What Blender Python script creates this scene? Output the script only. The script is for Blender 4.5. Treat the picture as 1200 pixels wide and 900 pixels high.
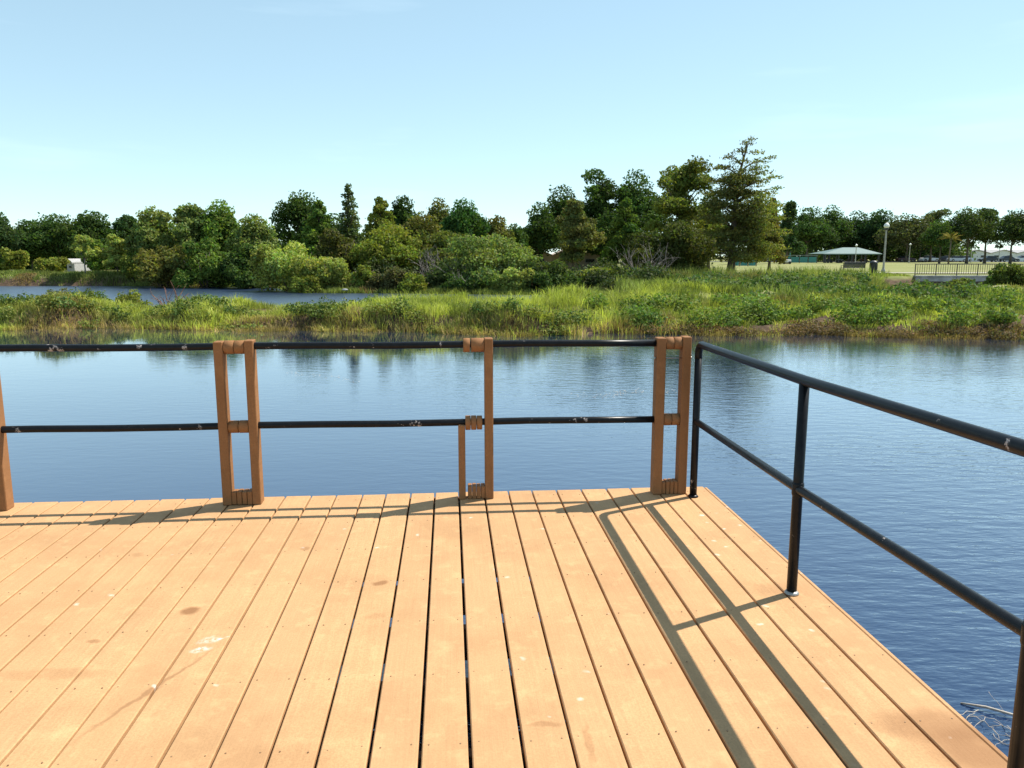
import bpy, math, random
import numpy as np
from mathutils import Vector
random.seed(7); R = np.random.RandomState(11)
rad = math.radians
SC = bpy.context.scene
COL = SC.collection
for _o in list(bpy.data.objects): bpy.data.objects.remove(_o)

# ------------------------------------------------------------------ camera
F = 910.0; PITCH = rad(9.36); CAMZ = 1.45
cam = bpy.data.cameras.new('camera'); co = bpy.data.objects.new('camera', cam); COL.objects.link(co)
cam.sensor_width = 36; cam.lens = 36*F/1200; cam.clip_end = 5000; cam.clip_start = .05
co.location = (0, 0, CAMZ); co.rotation_euler = (math.pi/2-PITCH, 0, 0)
SC.camera = co
# ------------------------------------------------------------------ sky, sun, exposure
SUN_AZ = 61.0; SUN_EL = 54.0
W = bpy.data.worlds.new('World'); SC.world = W; W.use_nodes = True
nt = W.node_tree; nt.nodes.clear()
wo = nt.nodes.new('ShaderNodeOutputWorld'); bg = nt.nodes.new('ShaderNodeBackground')
sky = nt.nodes.new('ShaderNodeTexSky'); sky.sky_type = 'NISHITA'; sky.sun_disc = False
sky.sun_elevation = rad(SUN_EL); sky.sun_rotation = rad(SUN_AZ)
sky.air_density = .7; sky.dust_density = 0; sky.ozone_density = 1.0; sky.altitude = 0
tint = nt.nodes.new('ShaderNodeMix'); tint.data_type = 'RGBA'; tint.blend_type = 'MULTIPLY'
tint.inputs[0].default_value = 1; tint.inputs[7].default_value = (.90, 1.08, 1.05, 1)
cl = nt.nodes.new('ShaderNodeMix'); cl.data_type = 'RGBA'; cl.blend_type = 'MIX'
tc = nt.nodes.new('ShaderNodeTexCoord'); mp = nt.nodes.new('ShaderNodeMapping'); mp.inputs['Scale'].default_value = (1.2, 1.2, 9)
nz = nt.nodes.new('ShaderNodeTexNoise'); nz.inputs['Scale'].default_value = 2.3; nz.inputs['Detail'].default_value = 6
rp = nt.nodes.new('ShaderNodeMapRange'); rp.inputs[1].default_value = .56; rp.inputs[2].default_value = .85; rp.inputs[3].default_value = 0; rp.inputs[4].default_value = .08
L = nt.links.new
L(tc.outputs['Generated'], mp.inputs[0]); L(mp.outputs[0], nz.inputs['Vector']); L(nz.outputs['Fac'], rp.inputs[0])
gm = nt.nodes.new('ShaderNodeGamma'); gm.inputs[1].default_value = .5
L(sky.outputs[0], gm.inputs[0]); L(gm.outputs[0], tint.inputs[6]); L(tint.outputs[2], cl.inputs[6]); L(rp.outputs[0], cl.inputs[0])
cl.inputs[7].default_value = (5.6, 6.2, 6.3, 1)
L(cl.outputs[2], bg.inputs[0]); bg.inputs[1].default_value = .15; L(bg.outputs[0], wo.inputs[0])
sl = bpy.data.lights.new('sun', 'SUN'); so = bpy.data.objects.new('sun', sl); COL.objects.link(so)
sl.energy = 2.75; sl.angle = rad(.5); sl.color = (1, .94, .84)
sd = Vector((math.sin(rad(SUN_AZ))*math.cos(rad(SUN_EL)), math.cos(rad(SUN_AZ))*math.cos(rad(SUN_EL)), math.sin(rad(SUN_EL))))
so.rotation_euler = sd.to_track_quat('Z', 'Y').to_euler(); so.location = (20, 10, 30)
SC.view_settings.view_transform = 'Standard'; SC.view_settings.look = 'None'; SC.view_settings.gamma = 1
SC.view_settings.exposure = 1.50
SC.cycles.max_bounces = 6; SC.cycles.transparent_max_bounces = 8

# ------------------------------------------------------------------ survey helpers (metres from sight lines)
CP, SP = math.cos(PITCH), math.sin(PITCH)
def G(px, py, z=0.0):
    v = (px-600)/F; w = (450-py)/F
    dz = -SP+w*CP; t = (z-CAMZ)/dz
    return (v*t, (CP+w*SP)*t)
def ZAT(py, d): return CAMZ+d*math.tan(math.atan((450-py)/F)-PITCH)
def XAT(px, d, z=0.0): return (px-600)/F*(d*CP-(z-CAMZ)*SP)
def PPM(d): return F/(d*CP)
WZ = -0.8

# ------------------------------------------------------------------ object helpers
def tag(o, label=None, cat=None, group=None, kind=None):
    if label: o['label'] = label
    if cat: o['category'] = cat
    if group: o['group'] = group
    if kind: o['kind'] = kind
    return o
def empty(name, loc, rz=0, label=None, cat=None, group=None):
    o = bpy.data.objects.new(name, None); COL.objects.link(o); o.location = loc; o.rotation_euler = (0, 0, rz)
    o.empty_display_size = .2
    return tag(o, label, cat, group)
def obj(name, me, mat=None, parent=None, loc=None):
    o = bpy.data.objects.new(name, me); COL.objects.link(o)
    if mat and not me.materials: me.materials.append(mat)
    if parent: o.parent = parent
    if loc: o.location = loc
    return o
def copy_tree(o, parent=None):
    c = o.copy(); COL.objects.link(c)
    if parent: c.parent = parent
    for ch in list(o.children): copy_tree(ch, c)
    return c
def npmesh(name, V, Fc, cols=None, smooth=False):
    """V (n,3); Fc (m,k) same k"""
    V = np.asarray(V, np.float32); Fc = np.asarray(Fc, np.int32)
    me = bpy.data.meshes.new(name); m, k = Fc.shape
    me.vertices.add(len(V)); me.vertices.foreach_set('co', V.ravel())
    me.loops.add(m*k); me.loops.foreach_set('vertex_index', Fc.ravel())
    me.polygons.add(m); me.polygons.foreach_set('loop_start', np.arange(0, m*k, k, dtype=np.int32))
    if smooth: me.polygons.foreach_set('use_smooth', np.ones(m, bool))
    me.update(calc_edges=True)
    if cols is not None:
        a = me.color_attributes.new('tone', 'FLOAT_COLOR', 'POINT')
        c4 = np.ones((len(V), 4), np.float32); c4[:, :3] = cols; a.data.foreach_set('color', c4.ravel())
    return me
class MB:
    """collects simple solids into one mesh"""
    def __init__(s): s.v = []; s.f = []; s.sm = []
    def add(s, V, Fc, smooth=False):
        n = len(s.v); s.v += [tuple(p) for p in V]; s.f += [tuple(i+n for i in q) for q in Fc]; s.sm += [smooth]*len(Fc)
    def box(s, c, d, bev=0, rz=0, taper=1.0):
        x, y, z = [q/2 for q in d]; b = min(bev, x*.9, y*.9, z*.9)
        V = []; Fc = []
        if b <= 0:
            V = [(sx*x*(taper if sz > 0 else 1), sy*y*(taper if sz > 0 else 1), sz*z) for sz in (-1, 1) for sx, sy in ((-1, -1), (1, -1), (1, 1), (-1, 1))]
            Fc = [(3, 2, 1, 0), (4, 5, 6, 7), (0, 1, 5, 4), (1, 2, 6, 5), (2, 3, 7, 6), (3, 0, 4, 7)]
        else:
            def ring(hx, hy, zz, q):
                return [(-hx+q, -hy, zz), (hx-q, -hy, zz), (hx, -hy+q, zz), (hx, hy-q, zz), (hx-q, hy, zz), (-hx+q, hy, zz), (-hx, hy-q, zz), (-hx, -hy+q, zz)]
            V = ring(x-b, y-b, -z, b*.3)+ring(x, y, -z+b, b)+ring(x, y, z-b, b)+ring(x-b, y-b, z, b*.3)
            for r in range(3):
                for i in range(8):
                    j = (i+1) % 8; Fc.append((r*8+i, r*8+j, r*8+8+j, r*8+8+i))
            Fc.append(tuple(range(7, -1, -1))); Fc.append(tuple(range(24, 32)))
        cz, sz_ = math.cos(rz), math.sin(rz)
        V = [(c[0]+p[0]*cz-p[1]*sz_, c[1]+p[0]*sz_+p[1]*cz, c[2]+p[2]) for p in V]
        s.add(V, Fc); return s
    def tube(s, pts, rr, n=10, cap=True, smooth=True):
        pts = [Vector(p) for p in pts]
        if not hasattr(rr, '__len__'): rr = [rr]*len(pts)
        V = []; Fc = []; prev = None
        for i, p in enumerate(pts):
            t = (pts[min(i+1, len(pts)-1)]-pts[max(i-1, 0)]).normalized()
            if prev is None:
                a = Vector((0, 0, 1)) if abs(t.z) < .9 else Vector((1, 0, 0)); u = t.cross(a).normalized()
            else:
                u = (prev-t*prev.dot(t)); u = u.normalized() if u.length > 1e-5 else t.orthogonal().normalized()
            prev = u; w = t.cross(u)
            for k in range(n):
                an = 2*math.pi*k/n; q = p+(u*math.cos(an)+w*math.sin(an))*rr[i]; V.append(q)
        for i in range(len(pts)-1):
            for k in range(n):
                j = (k+1) % n; Fc.append((i*n+k, i*n+j, i*n+n+j, i*n+n+k))
        s.add(V, Fc, smooth)
        if cap:
            e = (len(pts)-1)*n
            s.f.append(tuple(len(s.v)-len(V)+k for k in range(n-1, -1, -1))); s.f.append(tuple(len(s.v)-len(V)+e+k for k in range(n))); s.sm += [False, False]
        return s
    def lathe(s, c, prof, n=14, smooth=True):
        V = []; Fc = []
        for r, z in prof:
            for k in range(n):
                a = 2*math.pi*k/n; V.append((c[0]+r*math.cos(a), c[1]+r*math.sin(a), c[2]+z))
        for i in range(len(prof)-1):
            for k in range(n):
                j = (k+1) % n; Fc.append((i*n+k, i*n+j, i*n+n+j, i*n+n+k))
        Fc.append(tuple(range(n-1, -1, -1))); Fc.append(tuple((len(prof)-1)*n+k for k in range(n)))
        s.add(V, Fc, smooth); return s
    def me(s, name):
        m = bpy.data.meshes.new(name); m.from_pydata([tuple(p) for p in s.v], [], s.f)
        m.polygons.foreach_set('use_smooth', s.sm); m.update(); return m
    def build(s, name, mat, parent=None, loc=None): return obj(name, s.me(name), mat, parent, loc)

# ------------------------------------------------------------------ materials
def newmat(name):
    m = bpy.data.materials.new(name); m.use_nodes = True; t = m.node_tree
    return m, t, t.nodes['Principled BSDF']
def N(t, typ, **kw):
    n = t.nodes.new(typ)
    for k, v in kw.items():
        if k.startswith('i_'):
            key = k[2:].replace('_', ' '); n.inputs[int(key) if key.isdigit() else key].default_value = v
        else: setattr(n, k, v)
    return n
def mixc(t, fac, a, b, mode='MIX'):
    n = N(t, 'ShaderNodeMix', data_type='RGBA', blend_type=mode)
    for i, s_ in ((0, fac), (6, a), (7, b)):
        if isinstance(s_, (int, float)): n.inputs[i].default_value = s_
        elif isinstance(s_, tuple): n.inputs[i].default_value = s_ if len(s_) == 4 else (*s_, 1)
        else: t.links.new(s_, n.inputs[i])
    return n.outputs[2]
def math_(t, op, a, b=None, c=None, clamp=False):
    n = N(t, 'ShaderNodeMath', operation=op, use_clamp=clamp)
    for i, s_ in enumerate((a, b, c)):
        if s_ is None: continue
        if isinstance(s_, (int, float)): n.inputs[i].default_value = s_
        else: t.links.new(s_, n.inputs[i])
    return n.outputs[0]
def noise(t, vec, scale, detail=4, rough=.55, out='Fac'):
    n = N(t, 'ShaderNodeTexNoise'); n.inputs['Scale'].default_value = scale; n.inputs['Detail'].default_value = detail; n.inputs['Roughness'].default_value = rough
    if vec is not None: t.links.new(vec, n.inputs['Vector'])
    return n.outputs[out]
def rng_(t, v, a, b, c=0., d=1., smooth=False):
    n = N(t, 'ShaderNodeMapRange'); n.interpolation_type = 'SMOOTHSTEP' if smooth else 'LINEAR'
    t.links.new(v, n.inputs[0])
    for i, q in enumerate((a, b, c, d)): n.inputs[i+1].default_value = q
    return n.outputs[0]
def mapping(t, vec, scale=(1, 1, 1), loc=(0, 0, 0), rot=(0, 0, 0)):
    n = N(t, 'ShaderNodeMapping'); n.inputs['Scale'].default_value = scale; n.inputs['Location'].default_value = loc; n.inputs['Rotation'].default_value = rot
    t.links.new(vec, n.inputs[0]); return n.outputs[0]
def bump(t, p, h, strength=.3, dist=.01):
    n = N(t, 'ShaderNodeBump'); n.inputs['Strength'].default_value = strength; n.inputs['Distance'].default_value = dist
    t.links.new(h, n.inputs['Height']); t.links.new(n.outputs[0], p.inputs['Normal'])
def plain(name, col, rough=.6, var=.25, scale=6., metal=0., bmp=0.15, spec=.5):
    m, t, p = newmat(name); tc = N(t, 'ShaderNodeTexCoord').outputs['Object']
    oi = N(t, 'ShaderNodeObjectInfo').outputs['Random']
    f = noise(t, tc, scale, 6, .6)
    d = tuple(c*(1-var) for c in col); l = tuple(min(1, c*(1+var)) for c in col)
    c = mixc(t, rng_(t, f, .3, .7), d, l)
    t.links.new(c, p.inputs['Base Color']); p.inputs['Roughness'].default_value = rough; p.inputs['Metallic'].default_value = metal
    p.inputs['Specular IOR Level'].default_value = spec
    if bmp: bump(t, p, f, bmp, .02)
    return m

# plank / composite timber ------------------------------------------------
# marks on the deck: (px, py, half length, half width, angle, strength, kind)
BROWN = [(160, 650, .030, .022, .3), (222, 716, .036, .030, .9), (445, 684, .030, .024, .8), (357, 643, .026, .020, .5), (110, 752, .026, .016, .6),
         (440, 722, .035, .02, .25), (1090, 850, .16, .07, .55), (1165, 880, .2, .1, .7), (320, 890, .2, .06, .2), (640, 850, .05, .012, .45), (690, 870, .012, .08, .4), (60, 790, .2, .03, .25), (905, 690, .1, .05, .25)]
WHITE = [(235, 762, .050, .026, 1.0), (258, 748, .035, .010, 1.0), (246, 750, .05, .03, .6)]
def plank_mat(name, base, marks):
    m, t, p = newmat(name)
    tc = N(t, 'ShaderNodeTexCoord').outputs['Object']; oi = N(t, 'ShaderNodeObjectInfo').outputs['Random']
    geo = N(t, 'ShaderNodeNewGeometry').outputs['Position']
    off = N(t, 'ShaderNodeCombineXYZ'); t.links.new(math_(t, 'MULTIPLY', oi, 37.), off.inputs[0]); t.links.new(math_(t, 'MULTIPLY', oi, 91.), off.inputs[1])
    va = N(t, 'ShaderNodeVectorMath', operation='ADD'); t.links.new(tc, va.inputs[0]); t.links.new(off.outputs[0], va.inputs[1]); v = va.outputs[0]
    g1 = noise(t, mapping(t, v, (60, 2.2, 60)), 1, 5, .65)          # grain along the board
    g2 = noise(t, mapping(t, v, (3, 1.2, 3)), 1, 4, .6)             # blotches
    g3 = noise(t, v, 130, 4, .7)                                    # speckle
    dk = tuple(c*.80 for c in base); lt = tuple(min(1, c*1.14) for c in base)
    c = mixc(t, math_(t, 'ADD', math_(t, 'MULTIPLY', rng_(t, g1, .3, .7), .5), math_(t, 'MULTIPLY', rng_(t, g2, .3, .7), .5)), dk, lt)
    c = mixc(t, rng_(t, g2, .35, .75, 0, .4), c, (base[0]*.86, base[1]*.76, base[2]*.66))
    c = mixc(t, rng_(t, g3, .42, .62, 0, .50), c, tuple(q*.62 for q in base))
    c = mixc(t, math_(t, 'MULTIPLY', oi, .55), c, (base[0]*.84, base[1]*.80, base[2]*.80))
    # wear: dust and mould in world space, across boards
    w = noise(t, geo, 1.7, 6, .68); c = mixc(t, rng_(t, w, .44, .70, 0, .62), c, (base[0]*.60, base[1]*.57, base[2]*.55))
    w2 = noise(t, geo, 9, 5, .7); c = mixc(t, rng_(t, w2, .54, .75, 0, .45), c, tuple(min(.8, q*1.3) for q in base))
    if marks:
        wob = N(t, 'ShaderNodeTexNoise'); wob.inputs['Scale'].default_value = 14; t.links.new(geo, wob.inputs['Vector'])
        vm = N(t, 'ShaderNodeVectorMath', operation='MULTIPLY_ADD'); t.links.new(wob.outputs['Color'], vm.inputs[0]); vm.inputs[1].default_value = (.05, .05, 0)
        vs = N(t, 'ShaderNodeVectorMath', operation='SUBTRACT'); t.links.new(geo, vm.inputs[2]); t.links.new(vm.outputs[0], vs.inputs[0]); vs.inputs[1].default_value = (.025, .025, 0)
        def spot(x, y, a, b, rot=0.):
            mm = N(t, 'ShaderNodeMapping'); mm.vector_type = 'TEXTURE'; mm.inputs['Location'].default_value = (x, y, 0); mm.inputs['Scale'].default_value = (a, b, 1e3); mm.inputs['Rotation'].default_value = (0, 0, rot)
            t.links.new(vs.outputs[0], mm.inputs[0]); ln = N(t, 'ShaderNodeVectorMath', operation='LENGTH'); t.links.new(mm.outputs[0], ln.inputs[0])
            return ln.outputs['Value']
        for (px, py, a, b, s_) in BROWN:
            x, y = G(px, py); c = mixc(t, math_(t, 'MULTIPLY', rng_(t, spot(x, y, a*1.3, b*1.5), .4, 1.1, 1, 0, True), min(1, s_*.95)), c, (base[0]*.42, base[1]*.33, base[2]*.28))
        x0, y0 = G(268, 750); x1, y1 = G(62, 885); hl = math.hypot(x1-x0, y1-y0)/2
        c = mixc(t, math_(t, 'MULTIPLY', rng_(t, spot((x0+x1)/2, (y0+y1)/2, hl, .014, math.atan2(y1-y0, x1-x0)), .3, 1.1, 1, 0, True), .62), c, (base[0]*.45, base[1]*.38, base[2]*.35))
        n4 = noise(t, geo, 60, 4, .7)
        for (px, py, a, b, s_) in WHITE:
            x, y = G(px, py); f = rng_(t, spot(x, y, a, b, .5), .3, 1.15, 1, 0, True)
            c = mixc(t, math_(t, 'MULTIPLY', math_(t, 'MULTIPLY', f, rng_(t, n4, .38, .58)), s_*.8), c, (.72, .66, .60))
        # bird droppings along the right-hand edge board, faint and scattered
        vo = N(t, 'ShaderNodeTexVoronoi'); vo.inputs['Scale'].default_value = 11; t.links.new(vs.outputs[0], vo.inputs['Vector'])
        cs = N(t, 'ShaderNodeSeparateColor'); t.links.new(vo.outputs['Color'], cs.inputs[0])
        sp = rng_(t, math_(t, 'ADD', vo.outputs['Distance'], math_(t, 'MULTIPLY', n4, .18)), .14, .26, 1, 0); pick = math_(t, 'GREATER_THAN', cs.outputs[0], .45)
        sx = N(t, 'ShaderNodeSeparateXYZ'); t.links.new(geo, sx.inputs[0])
        uu = math_(t, 'ADD', math_(t, 'MULTIPLY', sx.outputs[0], .9968), math_(t, 'MULTIPLY', sx.outputs[1], .0804))
        edge = rng_(t, uu, 1.12, 1.42, .0, 1.)
        few = math_(t, 'MULTIPLY', math_(t, 'GREATER_THAN', cs.outputs[1], .93), .8)
        wgt = math_(t, 'MAXIMUM', math_(t, 'MULTIPLY', edge, pick), few)
        c = mixc(t, math_(t, 'MULTIPLY', math_(t, 'MULTIPLY', sp, wgt), .62), c, (.74, .68, .60))
    t.links.new(c, p.inputs['Base Color']); p.inputs['Roughness'].default_value = .75; p.inputs['Specular IOR Level'].default_value = .15
    bump(t, p, math_(t, 'ADD', g1, math_(t, 'MULTIPLY', g3, .5)), .35, .004)
    return m
M_DECK = plank_mat('deck_composite', (.555, .330, .163), True)
M_POST = plank_mat('post_composite', (.32, .158, .068), False)
M_RIM = plank_mat('rim_composite', (.26, .12, .06), False)
M_UNDER = plain('under_timber', (.10, .07, .045), .8)
def pipe_mat():
    m, t, p = newmat('black_painted_steel'); tc = N(t, 'ShaderNodeTexCoord').outputs['Object']
    n = noise(t, tc, 8, 6, .72); n2 = noise(t, tc, 40, 4, .6)
    chip = math_(t, 'MULTIPLY', rng_(t, n, .625, .65), rng_(t, n2, .47, .55))
    base = mixc(t, rng_(t, n2, .3, .7), (.005, .006, .008), (.011, .012, .014)); p.inputs['Specular IOR Level'].default_value = .18
    t.links.new(mixc(t, chip, base, (.38, .34, .32)), p.inputs['Base Color'])
    p.inputs['Roughness'].default_value = .34
    t.links.new(rng_(t, chip, 0, 1, .34, .8), p.inputs['Roughness'])
    bump(t, p, math_(t, 'SUBTRACT', n2, math_(t, 'MULTIPLY', chip, 1.5)), .12, .002)
    return m
M_PIPE = pipe_mat()
M_STEEL = plain('galvanised_bolt', (.35, .33, .30), .4, metal=.8)
M_SCREW = plain('rusty_screw', (.24, .14, .07), .6, metal=.1, bmp=0)

def leaf_mat(name, rough=.7, trans=.34, spec=.12):
    m, t, p = newmat(name); out = t.nodes['Material Output']
    at = N(t, 'ShaderNodeAttribute', attribute_name='tone'); gain = (1.28, 1.20, .92) if name == 'tree_leaves' else (1, 1, 1); tc = N(t, 'ShaderNodeTexCoord').outputs['Object']
    n = noise(t, tc, 1.2, 3); c = mixc(t, rng_(t, n, .3, .7, 0, .45), at.outputs['Color'], mixc(t, 1., at.outputs['Color'], (1.18, 1.12, .85), 'MULTIPLY'))
    c = mixc(t, 1., c, gain, 'MULTIPLY')
    t.links.new(c, p.inputs['Base Color']); p.inputs['Roughness'].default_value = rough; p.inputs['Specular IOR Level'].default_value = spec
    tr = N(t, 'ShaderNodeBsdfTranslucent'); t.links.new(mixc(t, 1., c, (1.3, 1.5, .6), 'MULTIPLY'), tr.inputs[0])
    ms = N(t, 'ShaderNodeMixShader'); ms.inputs[0].default_value = trans
    t.links.new(p.outputs[0], ms.inputs[1]); t.links.new(tr.outputs[0], ms.inputs[2]); t.links.new(ms.outputs[0], out.inputs[0])
    return m
M_LEAF = leaf_mat('tree_leaves'); M_GRASS = leaf_mat('grass_blades', .7, .3, .12)
M_BARK = plain('bark', (.13, .10, .075), .9, .4, 9, bmp=.6)
M_DEAD = plain('dead_grey_wood', (.21, .18, .16), .9, .3, 9, bmp=.4)

# ground ------------------------------------------------------------------
def ground_mat():
    m, t, p = newmat('ground_soil_and_turf'); geo = N(t, 'ShaderNodeNewGeometry').outputs['Position']
    s = N(t, 'ShaderNodeSeparateXYZ'); t.links.new(geo, s.inputs[0])
    n = noise(t, geo, .25, 6, .6); n2 = noise(t, geo, 2.5, 6, .7); n3 = noise(t, mapping(t, geo, (.05, .25, 1)), 1, 4)
    turf = mixc(t, rng_(t, n, .35, .65), (.15, .185, .055), (.27, .25, .10))
    turf = mixc(t, rng_(t, n3, .45, .65, 0, .6), turf, (.36, .33, .17))
    turf = mixc(t, rng_(t, n2, .4, .65, 0, .4), turf, (.10, .13, .04))
    mud = mixc(t, rng_(t, n2, .35, .65), (.055, .038, .025), (.15, .10, .065))
    z = math_(t, 'ADD', s.outputs[2], math_(t, 'MULTIPLY', math_(t, 'SUBTRACT', n2, .5), .3))
    c = mixc(t, rng_(t, z, -.32, -.06), mud, turf)
    t.links.new(c, p.inputs['Base Color']); p.inputs['Roughness'].default_value = .95; p.inputs['Specular IOR Level'].default_value = .1
    bump(t, p, n2, .5, .05); return m
def water_mat():
    m, t, p = newmat('pond_water'); geo = N(t, 'ShaderNodeNewGeometry').outputs['Position']
    s = N(t, 'ShaderNodeSeparateXYZ'); t.links.new(geo, s.inputs[0])
    a = noise(t, mapping(t, geo, (3.2, 8.5, 1), rot=(0, 0, rad(-14))), 1, 3, .5)
    b = noise(t, mapping(t, geo, (9, 26, 1), rot=(0, 0, rad(10))), 1, 3, .55)
    g = noise(t, mapping(t, geo, (.25, .5, 1)), 1, 3, .5)
    patch = rng_(t, noise(t, mapping(t, geo, (.10, .16, 1)), 1, 3, .5), .35, .65, .35, 1.)
    right = rng_(t, s.outputs[0], -2., 4., .6, 2.9)
    amp = math_(t, 'MULTIPLY', math_(t, 'MULTIPLY', patch, right), math_(t, 'ADD', rng_(t, s.outputs[1], 5., 21., 1., .22), rng_(t, s.outputs[1], 30., 37., 0., 7.5)))
    h = math_(t, 'ADD', math_(t, 'MULTIPLY', a, 1.0), math_(t, 'MULTIPLY', b, .35)); h = math_(t, 'MULTIPLY', h, amp)
    h = math_(t, 'ADD', h, math_(t, 'MULTIPLY', g, .5))
    p.inputs['Base Color'].default_value = (.006, .023, .072, 1)
    p.inputs['Coat Weight'].default_value = 1; p.inputs['Coat IOR'].default_value = 1.58; p.inputs['Coat Roughness'].default_value = .03
    t.links.new(rng_(t, s.outputs[1], 30., 37., .04, .30), p.inputs['Roughness']); p.inputs['IOR'].default_value = 1.42
    bump(t, p, h, 1., .0078); t.links.new(p.inputs['Normal'].links[0].from_socket, p.inputs['Coat Normal']); t.links.new(p.inputs['Roughness'].links[0].from_socket, p.inputs['Coat Roughness']); return m

def vnoise(x, y, s, seed=0):
    """smooth value noise on numpy arrays"""
    rs = np.random.RandomState(seed); T = rs.rand(256, 256)
    X = x/s+1000; Y = y/s+1000; xi = np.floor(X).astype(int); yi = np.floor(Y).astype(int)
    fx = X-xi; fy = Y-yi; fx = fx*fx*(3-2*fx); fy = fy*fy*(3-2*fy)
    g = lambda i, j: T[i % 256, j % 256]
    return (g(xi, yi)*(1-fx)+g(xi+1, yi)*fx)*(1-fy)+(g(xi, yi+1)*(1-fx)+g(xi+1, yi+1)*fx)*fy
def sst(a, b, x): t = np.clip((x-a)/(b-a), 0, 1); return t*t*(3-2*t)
def near_edge(x): return np.interp(x, [-60, -16, -5, 0, 8, 14, 30, 60], [26, 24.6, 23.2, 22.7, 22.2, 21.4, 20, 19])+(vnoise(x, x*0, 2.2, 3)-.5)*1.1+(vnoise(x, x*0, .7, 4)-.5)*.5
def far_edge(x): return np.interp(x, [-60, -16, -7, -3, 1, 5, 8, 60], [30, 28.8, 28.2, 28.8, 30, 33, 75, 75])+(vnoise(x, x*0, 3.1, 5)-.5)*1.6
def bank_edge(x): return np.interp(x, [-90, -42, -26, -17, -14, -8, -2, 3, 6, 10], [66, 60, 59, 56, 50, 47.5, 47, 46, 44, 42])+(vnoise(x, x*0, 4., 6)-.5)*1.5
def gheight(x, y):
    x = np.asarray(x, float); y = np.asarray(y, float)
    ne, fe, be = near_edge(x), far_edge(x), bank_edge(x)
    isl = sst(-.8, .6, y-ne)*sst(-1.2, 1.2, fe-y)
    zi = -1.7+isl*(1.08+.12*(vnoise(x, y, 3, 8)-.4))
    zi = np.where(y-ne > 1, zi+.16*sst(1, 6, y-ne)*isl, zi)+isl*(.75*np.clip(vnoise(x, y*1.3, 2.1, 12)-.35, 0, 1)+.25*np.clip(vnoise(x, y, .8, 13)-.4, 0, 1))*(1-.5*sst(36, 40, y))*(1-.75*sst(2.5, 4.5, y-ne)*sst(0, -6, x))
    marsh = sst(5, 9, x)*sst(30, 36, y)
    zi = zi+marsh*.15*sst(30, 50, y)
    bk = sst(-1.5, 2.0, y-be); zb = -1.7+bk*1.25+.45*sst(1, 9, y-be)
    lawn = sst(58, 61, y)
    zb = np.maximum(zb, -1.7+1.7*lawn)*1.0
    # retaining wall at the right: lawn behind it, marsh before it
    cap = sst(7, 12, x)*(1-sst(55.5, 57.2, y)); lo = -.42-.33*sst(.42, .46, x/np.maximum(y, 1)); zb = zb*(1-cap)+np.minimum(zb, lo)*cap; zi = np.where((x/np.maximum(y, 1) > .44) & (y > 38), np.minimum(zi, lo), zi); zi = zi-.12*sst(45, 50, y)
    zb = np.where((x > 29.2) & (y < 58.2), np.minimum(zb, -.76), zb)
    zb = zb+.06*(vnoise(x, y, 6, 9)-.5)*sst(60, 70, y)
    return np.maximum(zi, zb)
def build_ground():
    xs = np.concatenate([[-1800, -700, -300, -180], np.arange(-110, -45, 4), np.arange(-45, 50, .55), np.arange(50, 130, 4), [180, 300, 700, 1800]])
    ys = np.concatenate([[-200, -60, -10, 5, 12, 16], np.arange(18, 36, .45), np.arange(36, 64, .7), np.arange(64, 130, 3), np.arange(130, 260, 12), [300, 500, 1000, 2500]])
    X, Y = np.meshgrid(xs, ys); Z = gheight(X, Y)
    V = np.stack([X, Y, Z], -1).reshape(-1, 3); nx = len(xs)
    i = np.arange(len(ys)-1)[:, None]*nx+np.arange(nx-1)[None]; i = i.ravel()
    me = npmesh('ground', V, np.stack([i, i+1, i+nx+1, i+nx], 1), smooth=True)
    tag(obj('ground', me, ground_mat()), kind='structure')
build_ground()
def sheet(name, x0, x1, y0, y1, z, mat):
    me = bpy.data.meshes.new(name); me.from_pydata([(x0, y0, z), (x1, y0, z), (x1, y1, z), (x0, y1, z)], [], [(0, 1, 2, 3)])
    return tag(obj(name, me, mat), kind='structure')
sheet('pond_water', -400, 400, -150, 75, WZ, water_mat())

# ------------------------------------------------------------------ the deck
YAW = rad(4.61)
def UV(u, v, z=0): return (u*math.cos(YAW)-v*math.sin(YAW), u*math.sin(YAW)+v*math.cos(YAW), z)
KS = [-1.985, -1.885, -1.785, -1.685, -1.583, -1.485, -1.377, -1.285, -1.184, -1.084, -.984, -.885, -.784, -.678, -.571, -.468, -.360, -.2627, -.159, -.058, .0437, .1507, .2533, .354, .460, .567, .677, .7815, .8885, .997]
gaps = [1.4648*k-.0192 for k in KS]
while gaps[0] > -5.0: gaps.insert(0, gaps[0]-.1505)
VE = 4.67; UE = 1.60; V0 = -3.2
deck = empty('boardwalk_deck', (0, 0, 0), YAW, 'sunlit tan plank deck of a pond overlook with spots and bird droppings', 'deck')
random.seed(3)
edges_u = gaps+[UE+.004]
for i in range(len(edges_u)-1):
    a, b = edges_u[i], edges_u[i+1]; gw = random.uniform(.007, .0105)
    if -.15 < a < .1: gw = .0115
    w = b-a-gw
    mb = MB(); mb.box((0, 0, 0), (w, VE-V0, .028), .0035)
    o = mb.build('plank', M_DECK, deck, ((a+b)/2, (VE+V0)/2+random.uniform(-.004, .004), -.014+random.uniform(-.0012, .0012)))
sm = MB()
jv = [VE-.10-.405*i for i in range(19)]
for i in range(len(edges_u)-1):
    a, b = edges_u[i], edges_u[i+1]
    for v in jv:
        for q in (.028, -.028):
            u = (a+q if q > 0 else b+q)+random.uniform(-.004, .004); vv = v+random.uniform(-.008, .008)
            n = 6; V = [(u+.0027*math.cos(k*math.pi/3), vv+.0027*math.sin(k*math.pi/3), z) for z in (-.002, .0016) for k in range(n)]
            sm.add(V, [tuple(range(6, 12))]+[(k, (k+1) % 6, 6+(k+1) % 6, 6+k) for k in range(6)])
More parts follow.
